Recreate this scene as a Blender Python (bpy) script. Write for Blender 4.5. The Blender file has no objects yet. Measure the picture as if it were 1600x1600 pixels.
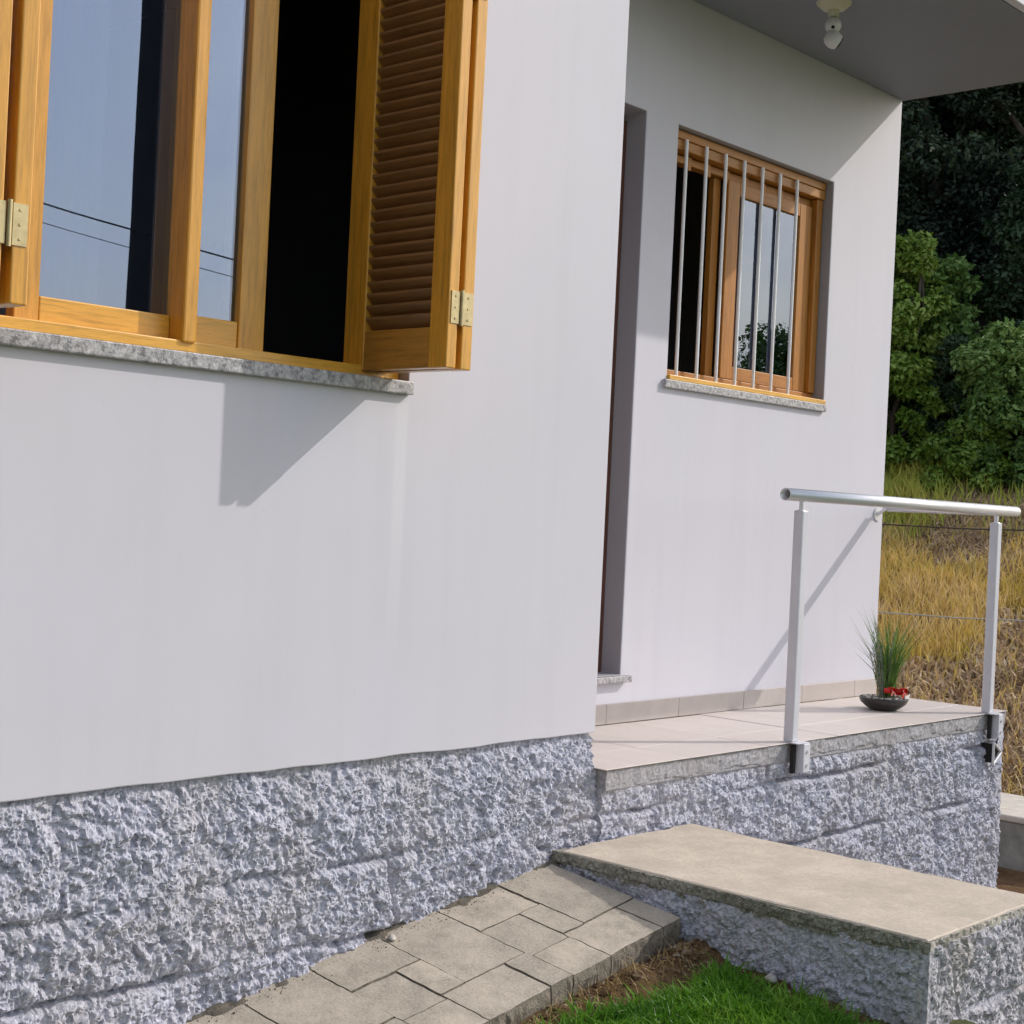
import bpy, math, random
import numpy as np
from mathutils import Vector, Matrix, Euler

random.seed(7)
RNG = np.random.default_rng(11)
S = bpy.context.scene
COL = S.collection

# ------------------------------------------------------------------ camera
cam = bpy.data.objects.new('camera', bpy.data.cameras.new('camera'))
COL.objects.link(cam)
yaw, pitch, roll = 0.830955, 0.000636, 0.047718
CAM = Vector((-3.52774, -2.84334, 0.743784))
f = Vector((math.sin(yaw) * math.cos(pitch), math.cos(yaw) * math.cos(pitch), math.sin(pitch)))
r = Vector((math.cos(yaw), -math.sin(yaw), 0.0))
u = r.cross(f)
r2 = r * math.cos(roll) + u * math.sin(roll)
u2 = -r * math.sin(roll) + u * math.cos(roll)
cam.matrix_world = Matrix(((r2.x, u2.x, -f.x, CAM.x), (r2.y, u2.y, -f.y, CAM.y), (r2.z, u2.z, -f.z, CAM.z), (0, 0, 0, 1)))
cam.data.sensor_width = 36.0
cam.data.lens = 36.0 * 2371.988 / 1600.0
cam.data.clip_start = 0.05
cam.data.clip_end = 2000
S.camera = cam

# ------------------------------------------------------------------ light
SUN = Vector((1.25, -0.75, 1.0)).normalized()
elev = math.asin(SUN.z)
azim = math.atan2(SUN.x, SUN.y)
W = bpy.data.worlds.new('World')
S.world = W
W.use_nodes = True
nt = W.node_tree
for n in list(nt.nodes): nt.nodes.remove(n)
out = nt.nodes.new('ShaderNodeOutputWorld')
bg = nt.nodes.new('ShaderNodeBackground')
sky = nt.nodes.new('ShaderNodeTexSky')
sky.sky_type = 'NISHITA'
sky.sun_disc = False
sky.sun_elevation = elev
sky.sun_rotation = azim
sky.air_density = 1.2
sky.dust_density = 2.0
tc = nt.nodes.new('ShaderNodeTexCoord')
mp = nt.nodes.new('ShaderNodeMapping'); mp.inputs['Scale'].default_value = (1.6, 1.6, 3.2)
ns = nt.nodes.new('ShaderNodeTexNoise'); ns.inputs['Scale'].default_value = 1.7; ns.inputs['Detail'].default_value = 6; ns.inputs['Roughness'].default_value = 0.55
cr = nt.nodes.new('ShaderNodeMapRange'); cr.inputs['From Min'].default_value = 0.42; cr.inputs['From Max'].default_value = 0.70; cr.interpolation_type = 'SMOOTHSTEP'
mx = nt.nodes.new('ShaderNodeMix'); mx.data_type = 'RGBA'
nt.links.new(tc.outputs['Generated'], mp.inputs['Vector']); nt.links.new(mp.outputs['Vector'], ns.inputs['Vector'])
nt.links.new(ns.outputs['Fac'], cr.inputs['Value']); nt.links.new(cr.outputs['Result'], mx.inputs[0])
nt.links.new(sky.outputs['Color'], mx.inputs[6]); mx.inputs[7].default_value = (8.6, 8.8, 9.6, 1)
nt.links.new(mx.outputs[2], bg.inputs['Color']); nt.links.new(bg.outputs['Background'], out.inputs['Surface'])
bg.inputs['Strength'].default_value = 0.15

sun = bpy.data.objects.new('sun', bpy.data.lights.new('sun', 'SUN'))
COL.objects.link(sun)
sun.data.energy = 2.2
sun.data.angle = math.radians(0.6)
sun.data.color = (1.0, 0.95, 0.88)
sun.rotation_euler = SUN.to_track_quat('Z', 'Y').to_euler()

S.view_settings.view_transform = 'Standard'
S.view_settings.look = 'None'
S.view_settings.gamma = 1.0
S.view_settings.use_curve_mapping = False
S.view_settings.exposure = 0.16

# ------------------------------------------------------------------ materials
def mat(name, rough=0.7, spec=0.5):
    m = bpy.data.materials.new(name); m.use_nodes = True
    t = m.node_tree
    b = t.nodes['Principled BSDF']
    b.inputs['Roughness'].default_value = rough
    b.inputs['Specular IOR Level'].default_value = spec
    return m, t, b
def nd(t, k, **kw):
    n = t.nodes.new(k)
    for a, v in kw.items(): setattr(n, a, v)
    return n
def coords(t, scale=(1, 1, 1), rot=(0, 0, 0)):
    tcn = nd(t, 'ShaderNodeTexCoord'); m = nd(t, 'ShaderNodeMapping')
    g = nd(t, 'ShaderNodeNewGeometry')
    m.inputs['Scale'].default_value = scale; m.inputs['Rotation'].default_value = rot
    t.links.new(g.outputs['Position'], m.inputs['Vector'])
    return m.outputs['Vector']
def noise(t, vec, scale, detail=4, rough=0.55, dist=0.0):
    n = nd(t, 'ShaderNodeTexNoise')
    n.inputs['Scale'].default_value = scale; n.inputs['Detail'].default_value = detail
    n.inputs['Roughness'].default_value = rough; n.inputs['Distortion'].default_value = dist
    t.links.new(vec, n.inputs['Vector']); return n.outputs['Fac']
def ramp(t, fac, stops):
    n = nd(t, 'ShaderNodeValToRGB')
    e = n.color_ramp.elements
    while len(e) < len(stops): e.new(0.5)
    for i, (p, c) in enumerate(stops):
        e[i].position = p; e[i].color = (*c, 1)
    t.links.new(fac, n.inputs['Fac']); return n.outputs['Color']
def mixc(t, fac, a, b, mode='MIX'):
    n = nd(t, 'ShaderNodeMix', data_type='RGBA', blend_type=mode)
    for sock, v in ((0, fac), (6, a), (7, b)):
        if hasattr(v, 'links') or isinstance(v, bpy.types.NodeSocket): t.links.new(v, n.inputs[sock])
        elif isinstance(v, (int, float)): n.inputs[sock].default_value = v
        else: n.inputs[sock].default_value = (*v, 1)
    return n.outputs[2]
def bump(t, b, h, strength=0.3, dist=0.01):
    n = nd(t, 'ShaderNodeBump'); n.inputs['Strength'].default_value = strength; n.inputs['Distance'].default_value = dist
    t.links.new(h, n.inputs['Height']); t.links.new(n.outputs['Normal'], b.inputs['Normal'])
def island(t):
    return nd(t, 'ShaderNodeNewGeometry').outputs['Random Per Island']

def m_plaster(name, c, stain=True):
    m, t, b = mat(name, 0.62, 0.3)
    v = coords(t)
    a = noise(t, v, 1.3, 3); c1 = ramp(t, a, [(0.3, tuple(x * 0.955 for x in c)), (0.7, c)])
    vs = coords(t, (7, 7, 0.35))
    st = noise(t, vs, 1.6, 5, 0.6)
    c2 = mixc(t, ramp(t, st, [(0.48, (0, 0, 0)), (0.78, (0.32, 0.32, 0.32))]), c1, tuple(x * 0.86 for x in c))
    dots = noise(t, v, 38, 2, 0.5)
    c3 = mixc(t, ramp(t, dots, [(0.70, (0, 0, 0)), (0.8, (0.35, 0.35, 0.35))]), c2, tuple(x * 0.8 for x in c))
    if name == 'painted_plaster':
        # pale washed streak under the end of the window sill
        sp = nd(t, 'ShaderNodeSeparateXYZ'); t.links.new(v, sp.inputs[0])
        def mr(sock, a0, a1, b0, b1):
            n = nd(t, 'ShaderNodeMapRange', interpolation_type='SMOOTHSTEP'); t.links.new(sock, n.inputs[0])
            for i, q in enumerate((a0, a1, b0, b1)): n.inputs[1 + i].default_value = q
            return n.outputs[0]
        ax = nd(t, 'ShaderNodeMath', operation='ADD'); t.links.new(sp.outputs[0], ax.inputs[0]); ax.inputs[1].default_value = 0.848
        ab = nd(t, 'ShaderNodeMath', operation='ABSOLUTE'); t.links.new(ax.outputs[0], ab.inputs[0])
        m1 = nd(t, 'ShaderNodeMath', operation='MULTIPLY'); t.links.new(mr(ab.outputs[0], 0.012, 0.03, 0.55, 0.0), m1.inputs[0]); t.links.new(mr(sp.outputs[2], 0.2, 0.9, 0, 1), m1.inputs[1])
        m2 = nd(t, 'ShaderNodeMath', operation='MULTIPLY'); t.links.new(m1.outputs[0], m2.inputs[0]); t.links.new(mr(sp.outputs[2], 1.0, 1.06, 1, 0), m2.inputs[1])
        c3 = mixc(t, m2.outputs[0], c3, (0.725, 0.71, 0.755))
        # hand-sized patches where the paint took differently
        c3 = mixc(t, ramp(t, noise(t, v, 3.1, 2, 0.4), [(0.55, (0, 0, 0)), (0.62, (0.35,) * 3)]), c3, (0.632, 0.627, 0.70))
    t.links.new(c3, b.inputs['Base Color'])
    h = noise(t, v, 5, 6, 0.6)
    h2 = noise(t, v, 190, 2, 0.5)
    ad = nd(t, 'ShaderNodeMath', operation='MULTIPLY_ADD'); t.links.new(h2, ad.inputs[0]); ad.inputs[1].default_value = 0.05; t.links.new(h, ad.inputs[2])
    bump(t, b, ad.outputs[0], 0.10, 0.01)
    return m
M = {}
M['plaster'] = m_plaster('painted_plaster', (0.655, 0.636, 0.70))
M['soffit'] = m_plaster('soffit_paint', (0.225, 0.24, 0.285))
M['jamb'] = m_plaster('jamb_grey', (0.35, 0.34, 0.37))

def m_rough(name, base, dark, warm, warm_amt):
    m, t, b = mat(name, 0.9, 0.25)
    v = coords(t)
    a = noise(t, v, 85, 5, 0.72)
    c = ramp(t, a, [(0.38, dark), (0.49, base), (0.62, tuple(min(1, x * 1.35) for x in base))])
    big = noise(t, v, 3.3, 4, 0.6)
    c = mixc(t, ramp(t, big, [(0.45, (0, 0, 0)), (0.7, (warm_amt,) * 3)]), c, warm)
    pit = noise(t, v, 60, 3, 0.6)
    c = mixc(t, ramp(t, pit, [(0.62, (0, 0, 0)), (0.72, (0.55,) * 3)]), c, dark)
    g = nd(t, 'ShaderNodeNewGeometry')
    t.links.new(c, b.inputs['Base Color'])
    bump(t, b, noise(t, v, 180, 5, 0.75), 0.7, 0.005)
    return m
M['rough'] = m_rough('roughcast_grey', (0.50, 0.50, 0.575), (0.31, 0.31, 0.365), (0.49, 0.455, 0.435), 0.5)
M['rough_step'] = m_rough('roughcast_step', (0.50, 0.48, 0.51), (0.22, 0.21, 0.23), (0.47, 0.42, 0.36), 0.6)
M['slab_edge'] = m_rough('slab_concrete', (0.41, 0.40, 0.425), (0.31, 0.30, 0.315), (0.36, 0.33, 0.33), 0.5)

def m_wood(name, c, axis='z', gl=0.28):
    m, t, b = mat(name, gl, 0.5)
    sc = {'z': (26, 26, 1.6), 'x': (1.6, 26, 26), 'y': (26, 1.6, 26)}[axis]
    v = coords(t, sc)
    a = noise(t, v, 3.4, 7, 0.68, 0.25)
    col = ramp(t, a, [(0.25, tuple(x * 0.52 for x in c)), (0.5, c), (0.8, tuple(min(1, x * 1.25) for x in c))])
    fine = noise(t, coords(t, tuple(s * 4 for s in sc)), 4.0, 3, 0.6)
    col = mixc(t, ramp(t, fine, [(0.55, (0, 0, 0)), (0.75, (0.5, 0.5, 0.5))]), col, tuple(x * 0.55 for x in c))
    t.links.new(col, b.inputs['Base Color'])
    b.inputs['Coat Weight'].default_value = 0.25 if gl < 0.4 else 0.0; b.inputs['Coat Roughness'].default_value = 0.2
    bump(t, b, fine, 0.12, 0.003)
    return m
M['wood_z'] = m_wood('varnished_wood_upright', (0.69, 0.33, 0.038))
M['wood_x'] = m_wood('varnished_wood_level', (0.76, 0.39, 0.048), 'x')
M['wood_y'] = m_wood('varnished_wood_cross', (0.46, 0.22, 0.042), 'y')
M['slat'] = m_wood('varnished_wood_slat', (0.27, 0.145, 0.062), 'y', 0.45)
M['wood2_z'] = m_wood('reddish_wood_upright', (0.44, 0.175, 0.024), 'z', 0.5)
M['wood2_x'] = m_wood('reddish_wood_level', (0.42, 0.17, 0.026), 'x', 0.5)

def m_granite():
    m, t, b = mat('granite', 0.45)
    v = coords(t)
    a = noise(t, v, 75, 3, 0.75)
    t.links.new(ramp(t, a, [(0.34, (0.14, 0.14, 0.15)), (0.46, (0.33, 0.32, 0.33)), (0.56, (0.45, 0.44, 0.45)), (0.72, (0.62, 0.60, 0.60))]), b.inputs['Base Color'])
    bump(t, b, noise(t, v, 120, 2), 0.5, 0.003)
    return m
M['granite'] = m_granite()

def m_simple(name, c, rough=0.5, var=0.1, sc=8, metal=0.0, bm=0.0):
    m, t, b = mat(name, rough)
    v = coords(t)
    t.links.new(ramp(t, noise(t, v, sc, 4), [(0.3, tuple(x * (1 - var) for x in c)), (0.7, tuple(min(1, x * (1 + var)) for x in c))]), b.inputs['Base Color'])
    b.inputs['Metallic'].default_value = metal
    if bm: bump(t, b, noise(t, v, sc * 4, 4), bm, 0.004)
    return m
def m_tile(name, c):
    m, t, b = mat(name, 0.5)
    v = coords(t, (4, 1.2, 4))
    a = noise(t, v, 3.5, 6, 0.65)
    isl = nd(t, 'ShaderNodeObjectInfo').outputs['Random']
    col = ramp(t, a, [(0.3, tuple(x * 0.86 for x in c)), (0.7, c)])
    col = mixc(t, isl, col, mixc(t, 0.5, col, tuple(x * 0.88 for x in c)))
    v2 = coords(t)
    col = mixc(t, ramp(t, noise(t, v2, 14, 6, 0.7), [(0.58, (0, 0, 0)), (0.8, (0.45,) * 3)]), col, tuple(x * 0.66 for x in c))
    t.links.new(col, b.inputs['Base Color'])
    bump(t, b, noise(t, v2, 60, 3), 0.15, 0.002)
    return m
M['tile'] = m_tile('porch_tile', (0.70, 0.625, 0.585))
M['skirt'] = m_tile('skirting_tile', (0.56, 0.50, 0.465))
def m_screed(name, c):
    m, t, b = mat(name, 0.75, 0.3)
    v = coords(t)
    col = ramp(t, noise(t, v, 5, 7, 0.7), [(0.32, tuple(x * 0.74 for x in c)), (0.6, c), (0.8, tuple(x * 1.06 for x in c))])
    col = mixc(t, ramp(t, noise(t, coords(t, (1, 1, 1)), 95, 4, 0.7), [(0.46, (0, 0, 0)), (0.70, (0.6,) * 3)]), col, tuple(x * 0.62 for x in c))
    col = mixc(t, ramp(t, noise(t, coords(t, (60, 9, 9), (0, 0, 0.5)), 1.0, 2, 0.5), [(0.72, (0, 0, 0)), (0.76, (0.5,) * 3)]), col, tuple(x * 0.6 for x in c))
    t.links.new(col, b.inputs['Base Color'])
    bump(t, b, noise(t, v, 110, 5, 0.7), 0.35, 0.003)
    return m
M['step_tile'] = m_screed('step_screed', (0.64, 0.555, 0.455))
M['grout'] = m_simple('grout', (0.28, 0.25, 0.23), 0.9, 0.2, 20)
M['white_metal'] = m_simple('white_painted_metal', (0.64, 0.64, 0.69), 0.32, 0.05, 6)
M['alu'] = m_simple('satin_aluminium', (0.78, 0.78, 0.81), 0.3, 0.05, 9, 0.4)
M['brass'] = m_simple('dull_brass', (0.55, 0.45, 0.24), 0.42, 0.15, 60, 0.35)
M['plastic'] = m_simple('white_plastic', (0.72, 0.72, 0.74), 0.35, 0.03, 5)
M['cream'] = m_simple('cream_plastic', (0.62, 0.60, 0.46), 0.4, 0.05, 5)
M['black'] = m_simple('black_plastic', (0.012, 0.012, 0.014), 0.25, 0.05, 5)
M['dark_room'] = m_simple('unlit_interior', (0.11, 0.11, 0.125), 0.9, 0.1, 2)  # the rooms' lack of light is put into this dark colour
M['door'] = m_simple('brown_door', (0.13, 0.05, 0.03), 0.5, 0.2, 10)
M['curtain'] = m_simple('grey_curtain', (0.22, 0.23, 0.29), 0.9, 0.1, 3)
M['rail_shadow'] = m_simple('shadow_black', (0.02, 0.018, 0.016), 0.8, 0.2, 20)  # black that stands in for shade around the railing fixings
M['roof'] = m_simple('roof_tile', (0.25, 0.16, 0.12), 0.8, 0.2, 4)
M['pole'] = m_simple('concrete_pole', (0.05, 0.048, 0.05), 0.9, 0.2, 4)
M['wire'] = m_simple('rusty_wire', (0.06, 0.045, 0.035), 0.7, 0.2, 10, 0.3)
M['wire2'] = m_simple('galvanised_wire', (0.45, 0.43, 0.38), 0.5, 0.1, 10, 0.3)
M['low_wall'] = m_simple('weathered_concrete', (0.30, 0.30, 0.28), 0.9, 0.3, 12, 0, 0.5)
M['lit_top'] = m_simple('sunlit_concrete', (0.58, 0.53, 0.46), 0.9, 0.15, 12, 0, 0.4)  # lighter colour for the wall top, sunlight put into it
M['pebble'] = m_simple('pale_stone', (0.50, 0.47, 0.42), 0.8, 0.2, 40)
M['bowl'] = m_simple('dark_ceramic', (0.035, 0.028, 0.026), 0.3, 0.2, 30)
M['red'] = m_simple('red_ribbon', (0.55, 0.015, 0.012), 0.35, 0.2, 30)
M['bark'] = m_simple('bark', (0.085, 0.07, 0.055), 0.95, 0.35, 14, 0, 0.8)

def m_paver():
    m, t, b = mat('concrete_paver', 0.85, 0.3)
    v = coords(t)
    isl = nd(t, 'ShaderNodeObjectInfo').outputs['Random']
    base = ramp(t, isl, [(0.0, (0.46, 0.40, 0.325)), (1.0, (0.62, 0.535, 0.43))])
    col = mixc(t, ramp(t, noise(t, v, 9, 6, 0.7), [(0.40, (0, 0, 0)), (0.62, (0.9,) * 3)]), base, (0.33, 0.285, 0.23))
    col = mixc(t, ramp(t, noise(t, v, 160, 3, 0.7), [(0.4, (0.0,) * 3), (0.75, (0.6,) * 3)]), col, (0.60, 0.54, 0.45))
    col = mixc(t, ramp(t, noise(t, v, 240, 2, 0.7), [(0.62, (0.0,) * 3), (0.72, (0.7,) * 3)]), col, (0.12, 0.10, 0.08))
    t.links.new(col, b.inputs['Base Color'])
    bump(t, b, noise(t, v, 120, 6, 0.7), 0.6, 0.004)
    return m
M['paver'] = m_paver()
M['paver_side'] = m_simple('dirty_paver_side', (0.21, 0.18, 0.14), 0.95, 0.45, 45, 0, 0.9)
M['bed'] = m_simple('path_bed', (0.13, 0.115, 0.09), 0.95, 0.4, 40, 0, 0.8)

def m_soil():
    m, t, b = mat('soil', 0.95, 0.2)
    v = coords(t)
    c = ramp(t, noise(t, v, 7, 7, 0.7), [(0.3, (0.085, 0.045, 0.022)), (0.5, (0.18, 0.10, 0.05)), (0.72, (0.30, 0.19, 0.10))])
    # the same sheet carries turf away from the house
    c = mixc(t, ramp(t, noise(t, v, 0.8, 5, 0.6), [(0.5, (0, 0, 0)), (0.65, (0.5,) * 3)]), c, (0.11, 0.12, 0.035))
    sp = nd(t, 'ShaderNodeSeparateXYZ'); t.links.new(v, sp.inputs[0])
    mr = nd(t, 'ShaderNodeMapRange', interpolation_type='SMOOTHSTEP'); t.links.new(sp.outputs[1], mr.inputs[0])
    mr.inputs[1].default_value = -1.3; mr.inputs[2].default_value = -0.9; mr.inputs[3].default_value = 0.85; mr.inputs[4].default_value = 0.0
    c = mixc(t, mr.outputs[0], c, ramp(t, noise(t, v, 3.0, 6, 0.65), [(0.3, (0.075, 0.12, 0.045)), (0.7, (0.15, 0.19, 0.085))]))
    t.links.new(c, b.inputs['Base Color'])
    bump(t, b, noise(t, v, 45, 8, 0.75), 1.0, 0.02)
    return m
M['soil'] = m_soil()
def m_hill():
    m, t, b = mat('hillside_earth', 0.95, 0.2)
    v = coords(t)
    c = ramp(t, noise(t, v, 1.4, 7, 0.7), [(0.35, (0.20, 0.13, 0.075)), (0.5, (0.28, 0.20, 0.09)), (0.65, (0.28, 0.23, 0.08))])
    t.links.new(c, b.inputs['Base Color'])
    bump(t, b, noise(t, v, 20, 8, 0.75), 1.0, 0.05)
    return m
M['hill'] = m_hill()
M['litter'] = m_simple('forest_litter', (0.03, 0.026, 0.018), 0.95, 0.5, 5, 0, 0.8)  # ground colour made dark to stand for shade between the trees

def m_leaf(name, stops, zone=1.2, rough=0.5, trans=0.25):
    m, t, b = mat(name, rough, 0.35)
    isl = island(t)
    v = coords(t)
    n = noise(t, v, zone, 3)
    ad = nd(t, 'ShaderNodeMath', operation='MULTIPLY_ADD'); t.links.new(isl, ad.inputs[0]); ad.inputs[1].default_value = 0.45
    sb = nd(t, 'ShaderNodeMath', operation='MULTIPLY_ADD'); t.links.new(n, sb.inputs[0]); sb.inputs[1].default_value = 1.5; sb.inputs[2].default_value = -0.48
    t.links.new(sb.outputs[0], ad.inputs[2])
    c = ramp(t, ad.outputs[0], stops)
    t.links.new(c, b.inputs['Base Color'])
    tr = nd(t, 'ShaderNodeBsdfTranslucent'); t.links.new(c, tr.inputs['Color'])
    ms = nd(t, 'ShaderNodeMixShader'); ms.inputs[0].default_value = trans
    t.links.new(b.outputs[0], ms.inputs[1]); t.links.new(tr.outputs[0], ms.inputs[2])
    t.links.new(ms.outputs[0], t.nodes['Material Output'].inputs['Surface'])
    return m
M['forest'] = m_leaf('forest_leaves', [(0.0, (0.012, 0.022, 0.016)), (0.5, (0.030, 0.052, 0.034)), (0.92, (0.10, 0.14, 0.065))], 0.6, 0.6, 0.10)  # shade of the wood is put into these dark leaf colours
M['shrub'] = m_leaf('shrub_leaves', [(0.0, (0.08, 0.15, 0.02)), (0.5, (0.18, 0.29, 0.04)), (0.9, (0.34, 0.44, 0.10))], 1.3, 0.45, 0.3)
M['shrub2'] = m_leaf('dull_shrub_leaves', [(0.0, (0.06, 0.115, 0.03)), (0.5, (0.14, 0.25, 0.055)), (0.9, (0.30, 0.42, 0.13))], 1.3, 0.5, 0.25)
M['shrub3'] = m_leaf('shaded_shrub_leaves', [(0.0, (0.015, 0.032, 0.018)), (0.5, (0.032, 0.065, 0.03)), (0.9, (0.07, 0.12, 0.05))], 1.3, 0.5, 0.2)  # darker copy of the shrub leaves with shade put into the colour
M['lawn'] = m_leaf('lawn_blades', [(0.0, (0.04, 0.12, 0.012)), (0.5, (0.12, 0.30, 0.02)), (0.9, (0.30, 0.48, 0.07))], 5, 0.45, 0.35)
M['straw'] = m_leaf('straw_blades', [(0.0, (0.22, 0.13, 0.05)), (0.5, (0.40, 0.27, 0.12)), (0.9, (0.55, 0.42, 0.22))], 5, 0.6, 0.2)
M['hillgrass'] = m_leaf('dry_hill_grass', [(0.0, (0.32, 0.36, 0.06)), (0.30, (0.60, 0.45, 0.09)), (0.55, (0.72, 0.52, 0.17)), (0.9, (0.80, 0.62, 0.34))], 0.9, 0.6, 0.25)
M['hillgreen'] = m_leaf('green_hill_grass', [(0.0, (0.24, 0.30, 0.04)), (0.5, (0.46, 0.50, 0.08)), (0.9, (0.66, 0.60, 0.15))], 1.5, 0.6, 0.3)
M['dead'] = m_leaf('dead_brown_leaves', [(0.0, (0.30, 0.20, 0.12)), (0.5, (0.56, 0.41, 0.26)), (0.9, (0.78, 0.62, 0.42))], 1.5, 0.7, 0.15)
M['reed'] = m_leaf('pot_plant_leaves', [(0.0, (0.05, 0.10, 0.02)), (0.5, (0.10, 0.20, 0.035)), (0.9, (0.22, 0.34, 0.08))], 9, 0.4, 0.25)
M['pale_sprig'] = m_leaf('pale_sprig', [(0.0, (0.20, 0.24, 0.19)), (0.5, (0.30, 0.34, 0.28)), (0.9, (0.42, 0.45, 0.38))], 9, 0.5, 0.3)

def m_glass(name, refl, rough=0.0, tint=(0.8, 0.82, 0.85)):
    m = bpy.data.materials.new(name); m.use_nodes = True
    t = m.node_tree
    t.nodes.remove(t.nodes['Principled BSDF'])
    g = nd(t, 'ShaderNodeBsdfGlossy'); g.inputs['Roughness'].default_value = rough; g.inputs['Color'].default_value = (0.66, 0.77, 1, 1)
    tr = nd(t, 'ShaderNodeBsdfTransparent'); tr.inputs['Color'].default_value = (*tint, 1)
    lw = nd(t, 'ShaderNodeLayerWeight'); lw.inputs['Blend'].default_value = 0.25
    ma = nd(t, 'ShaderNodeMath', operation='MULTIPLY_ADD'); t.links.new(lw.outputs['Fresnel'], ma.inputs[0]); ma.inputs[1].default_value = 0.9; ma.inputs[2].default_value = refl
    ms = nd(t, 'ShaderNodeMixShader'); t.links.new(ma.outputs[0], ms.inputs[0])
    t.links.new(tr.outputs[0], ms.inputs[1]); t.links.new(g.outputs[0], ms.inputs[2])
    wob = nd(t, 'ShaderNodeBump'); wob.inputs['Strength'].default_value = 0.008; wob.inputs['Distance'].default_value = 0.01
    t.links.new(noise(t, coords(t), 3.5, 1), wob.inputs['Height']); t.links.new(wob.outputs['Normal'], g.inputs['Normal'])
    t.links.new(ms.outputs[0], t.nodes['Material Output'].inputs['Surface'])
    return m
M['glass'] = m_glass('window_glass', 0.16)

# ------------------------------------------------------------------ builders
def wpos(o):
    p = Vector(o.location)
    while o.parent: o = o.parent; p += Vector(o.location)
    return p
def link(name, me, m=None, parent=None, org=None):
    o = bpy.data.objects.new(name, me); COL.objects.link(o)
    if m is not None and me is not None and len(me.materials) == 0: me.materials.append(m)
    pw = wpos(parent) if parent else Vector((0, 0, 0))
    o.location = (Vector(org) if org is not None else pw) - pw
    if parent: o.parent = parent
    return o
def thing(name, label, cat, loc=(0, 0, 0), group=None):
    o = bpy.data.objects.new(name, None); COL.objects.link(o); o.location = loc
    o.empty_display_size = 0.2
    o['label'] = label; o['category'] = cat
    if group: o['group'] = group
    return o
def tag(o, label, cat, group=None):
    o['label'] = label; o['category'] = cat
    if group: o['group'] = group
    return o
def struct(o): o['kind'] = 'structure'; return o

class MB:
    def __init__(s): s.v = []; s.f = []; s.sm = []
    def add(s, vs, fs, smooth=False):
        n = len(s.v); s.v += [tuple(x) for x in vs]; s.f += [tuple(i + n for i in q) for q in fs]; s.sm += [smooth] * len(fs); return s
    def box(s, x0, x1, y0, y1, z0, z1):
        return s.add([(x0, y0, z0), (x1, y0, z0), (x1, y1, z0), (x0, y1, z0), (x0, y0, z1), (x1, y0, z1), (x1, y1, z1), (x0, y1, z1)],
                     [(0, 3, 2, 1), (4, 5, 6, 7), (0, 1, 5, 4), (1, 2, 6, 5), (2, 3, 7, 6), (3, 0, 4, 7)])
    def tube(s, a, b, ra, rb=None, n=16, caps=True, smooth=True):
        a = Vector(a); b = Vector(b); rb = ra if rb is None else rb
        d = (b - a).normalized(); x = d.orthogonal().normalized(); y = d.cross(x)
        vs = []
        for P, R in ((a, ra), (b, rb)):
            for i in range(n):
                t = 2 * math.pi * i / n; vs.append(P + x * math.cos(t) * R + y * math.sin(t) * R)
        s.add(vs, [(i, (i + 1) % n, n + (i + 1) % n, n + i) for i in range(n)], smooth)
        if caps:
            s.add(vs, [tuple(range(n))[::-1], tuple(range(n, 2 * n))])
        return s
    def lathe(s, c, prof, n=24, axis=Vector((0, 0, 1)), smooth=True):
        axis = Vector(axis).normalized(); x = axis.orthogonal().normalized(); y = axis.cross(x); c = Vector(c)
        vs = []
        for (R, h) in prof:
            for i in range(n):
                t = 2 * math.pi * i / n; vs.append(c + axis * h + x * math.cos(t) * R + y * math.sin(t) * R)
        fs = []
        for k in range(len(prof) - 1):
            for i in range(n): fs.append((k * n + i, k * n + (i + 1) % n, (k + 1) * n + (i + 1) % n, (k + 1) * n + i))
        return s.add(vs, fs, smooth)
    def build(s, name, m, parent=None, org=None, bev=0.0, seg=2):
        pw = Vector(org) if org is not None else (wpos(parent) if parent else Vector((0, 0, 0)))
        me = bpy.data.meshes.new(name)
        me.from_pydata([tuple(Vector(v) - pw) for v in s.v], [], s.f)
        me.polygons.foreach_set('use_smooth', s.sm)
        me.update()
        o = link(name, me, m, parent, pw)
        if bev:
            b = o.modifiers.new('bevel', 'BEVEL'); b.width = bev; b.segments = seg; b.limit_method = 'ANGLE'; b.angle_limit = math.radians(50)
            b.harden_normals = False
        return o
def box(name, m, parent, x0, x1, y0, y1, z0, z1, bev=0.003, org=None):
    return MB().box(x0, x1, y0, y1, z0, z1).build(name, m, parent, org, bev)
def dup(o, parent, off):
    c = o.copy(); COL.objects.link(c); c.parent = parent; c.location = Vector(o.location) + Vector(off); return c

def np_mesh(name, V, F, m, parent=None, org=(0, 0, 0), smooth=False):
    """V (n,3) array, F list of (k, array(m,k)) face groups"""
    V = np.asarray(V, dtype=np.float32) - np.asarray(org, dtype=np.float32)
    me = bpy.data.meshes.new(name)
    loops = np.concatenate([np.asarray(a, dtype=np.int32).ravel() for k, a in F])
    tot = np.concatenate([np.full(len(a), k, dtype=np.int32) for k, a in F])
    st = np.concatenate([[0], np.cumsum(tot)[:-1]]).astype(np.int32)
    me.vertices.add(len(V)); me.vertices.foreach_set('co', V.ravel())
    me.loops.add(len(loops)); me.loops.foreach_set('vertex_index', loops)
    me.polygons.add(len(tot)); me.polygons.foreach_set('loop_start', st); me.polygons.foreach_set('loop_total', tot)
    me.update(calc_edges=True)
    me.polygons.foreach_set('use_smooth', np.full(len(tot), bool(smooth), dtype=bool))
    return link(name, me, m, parent, org)

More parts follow.
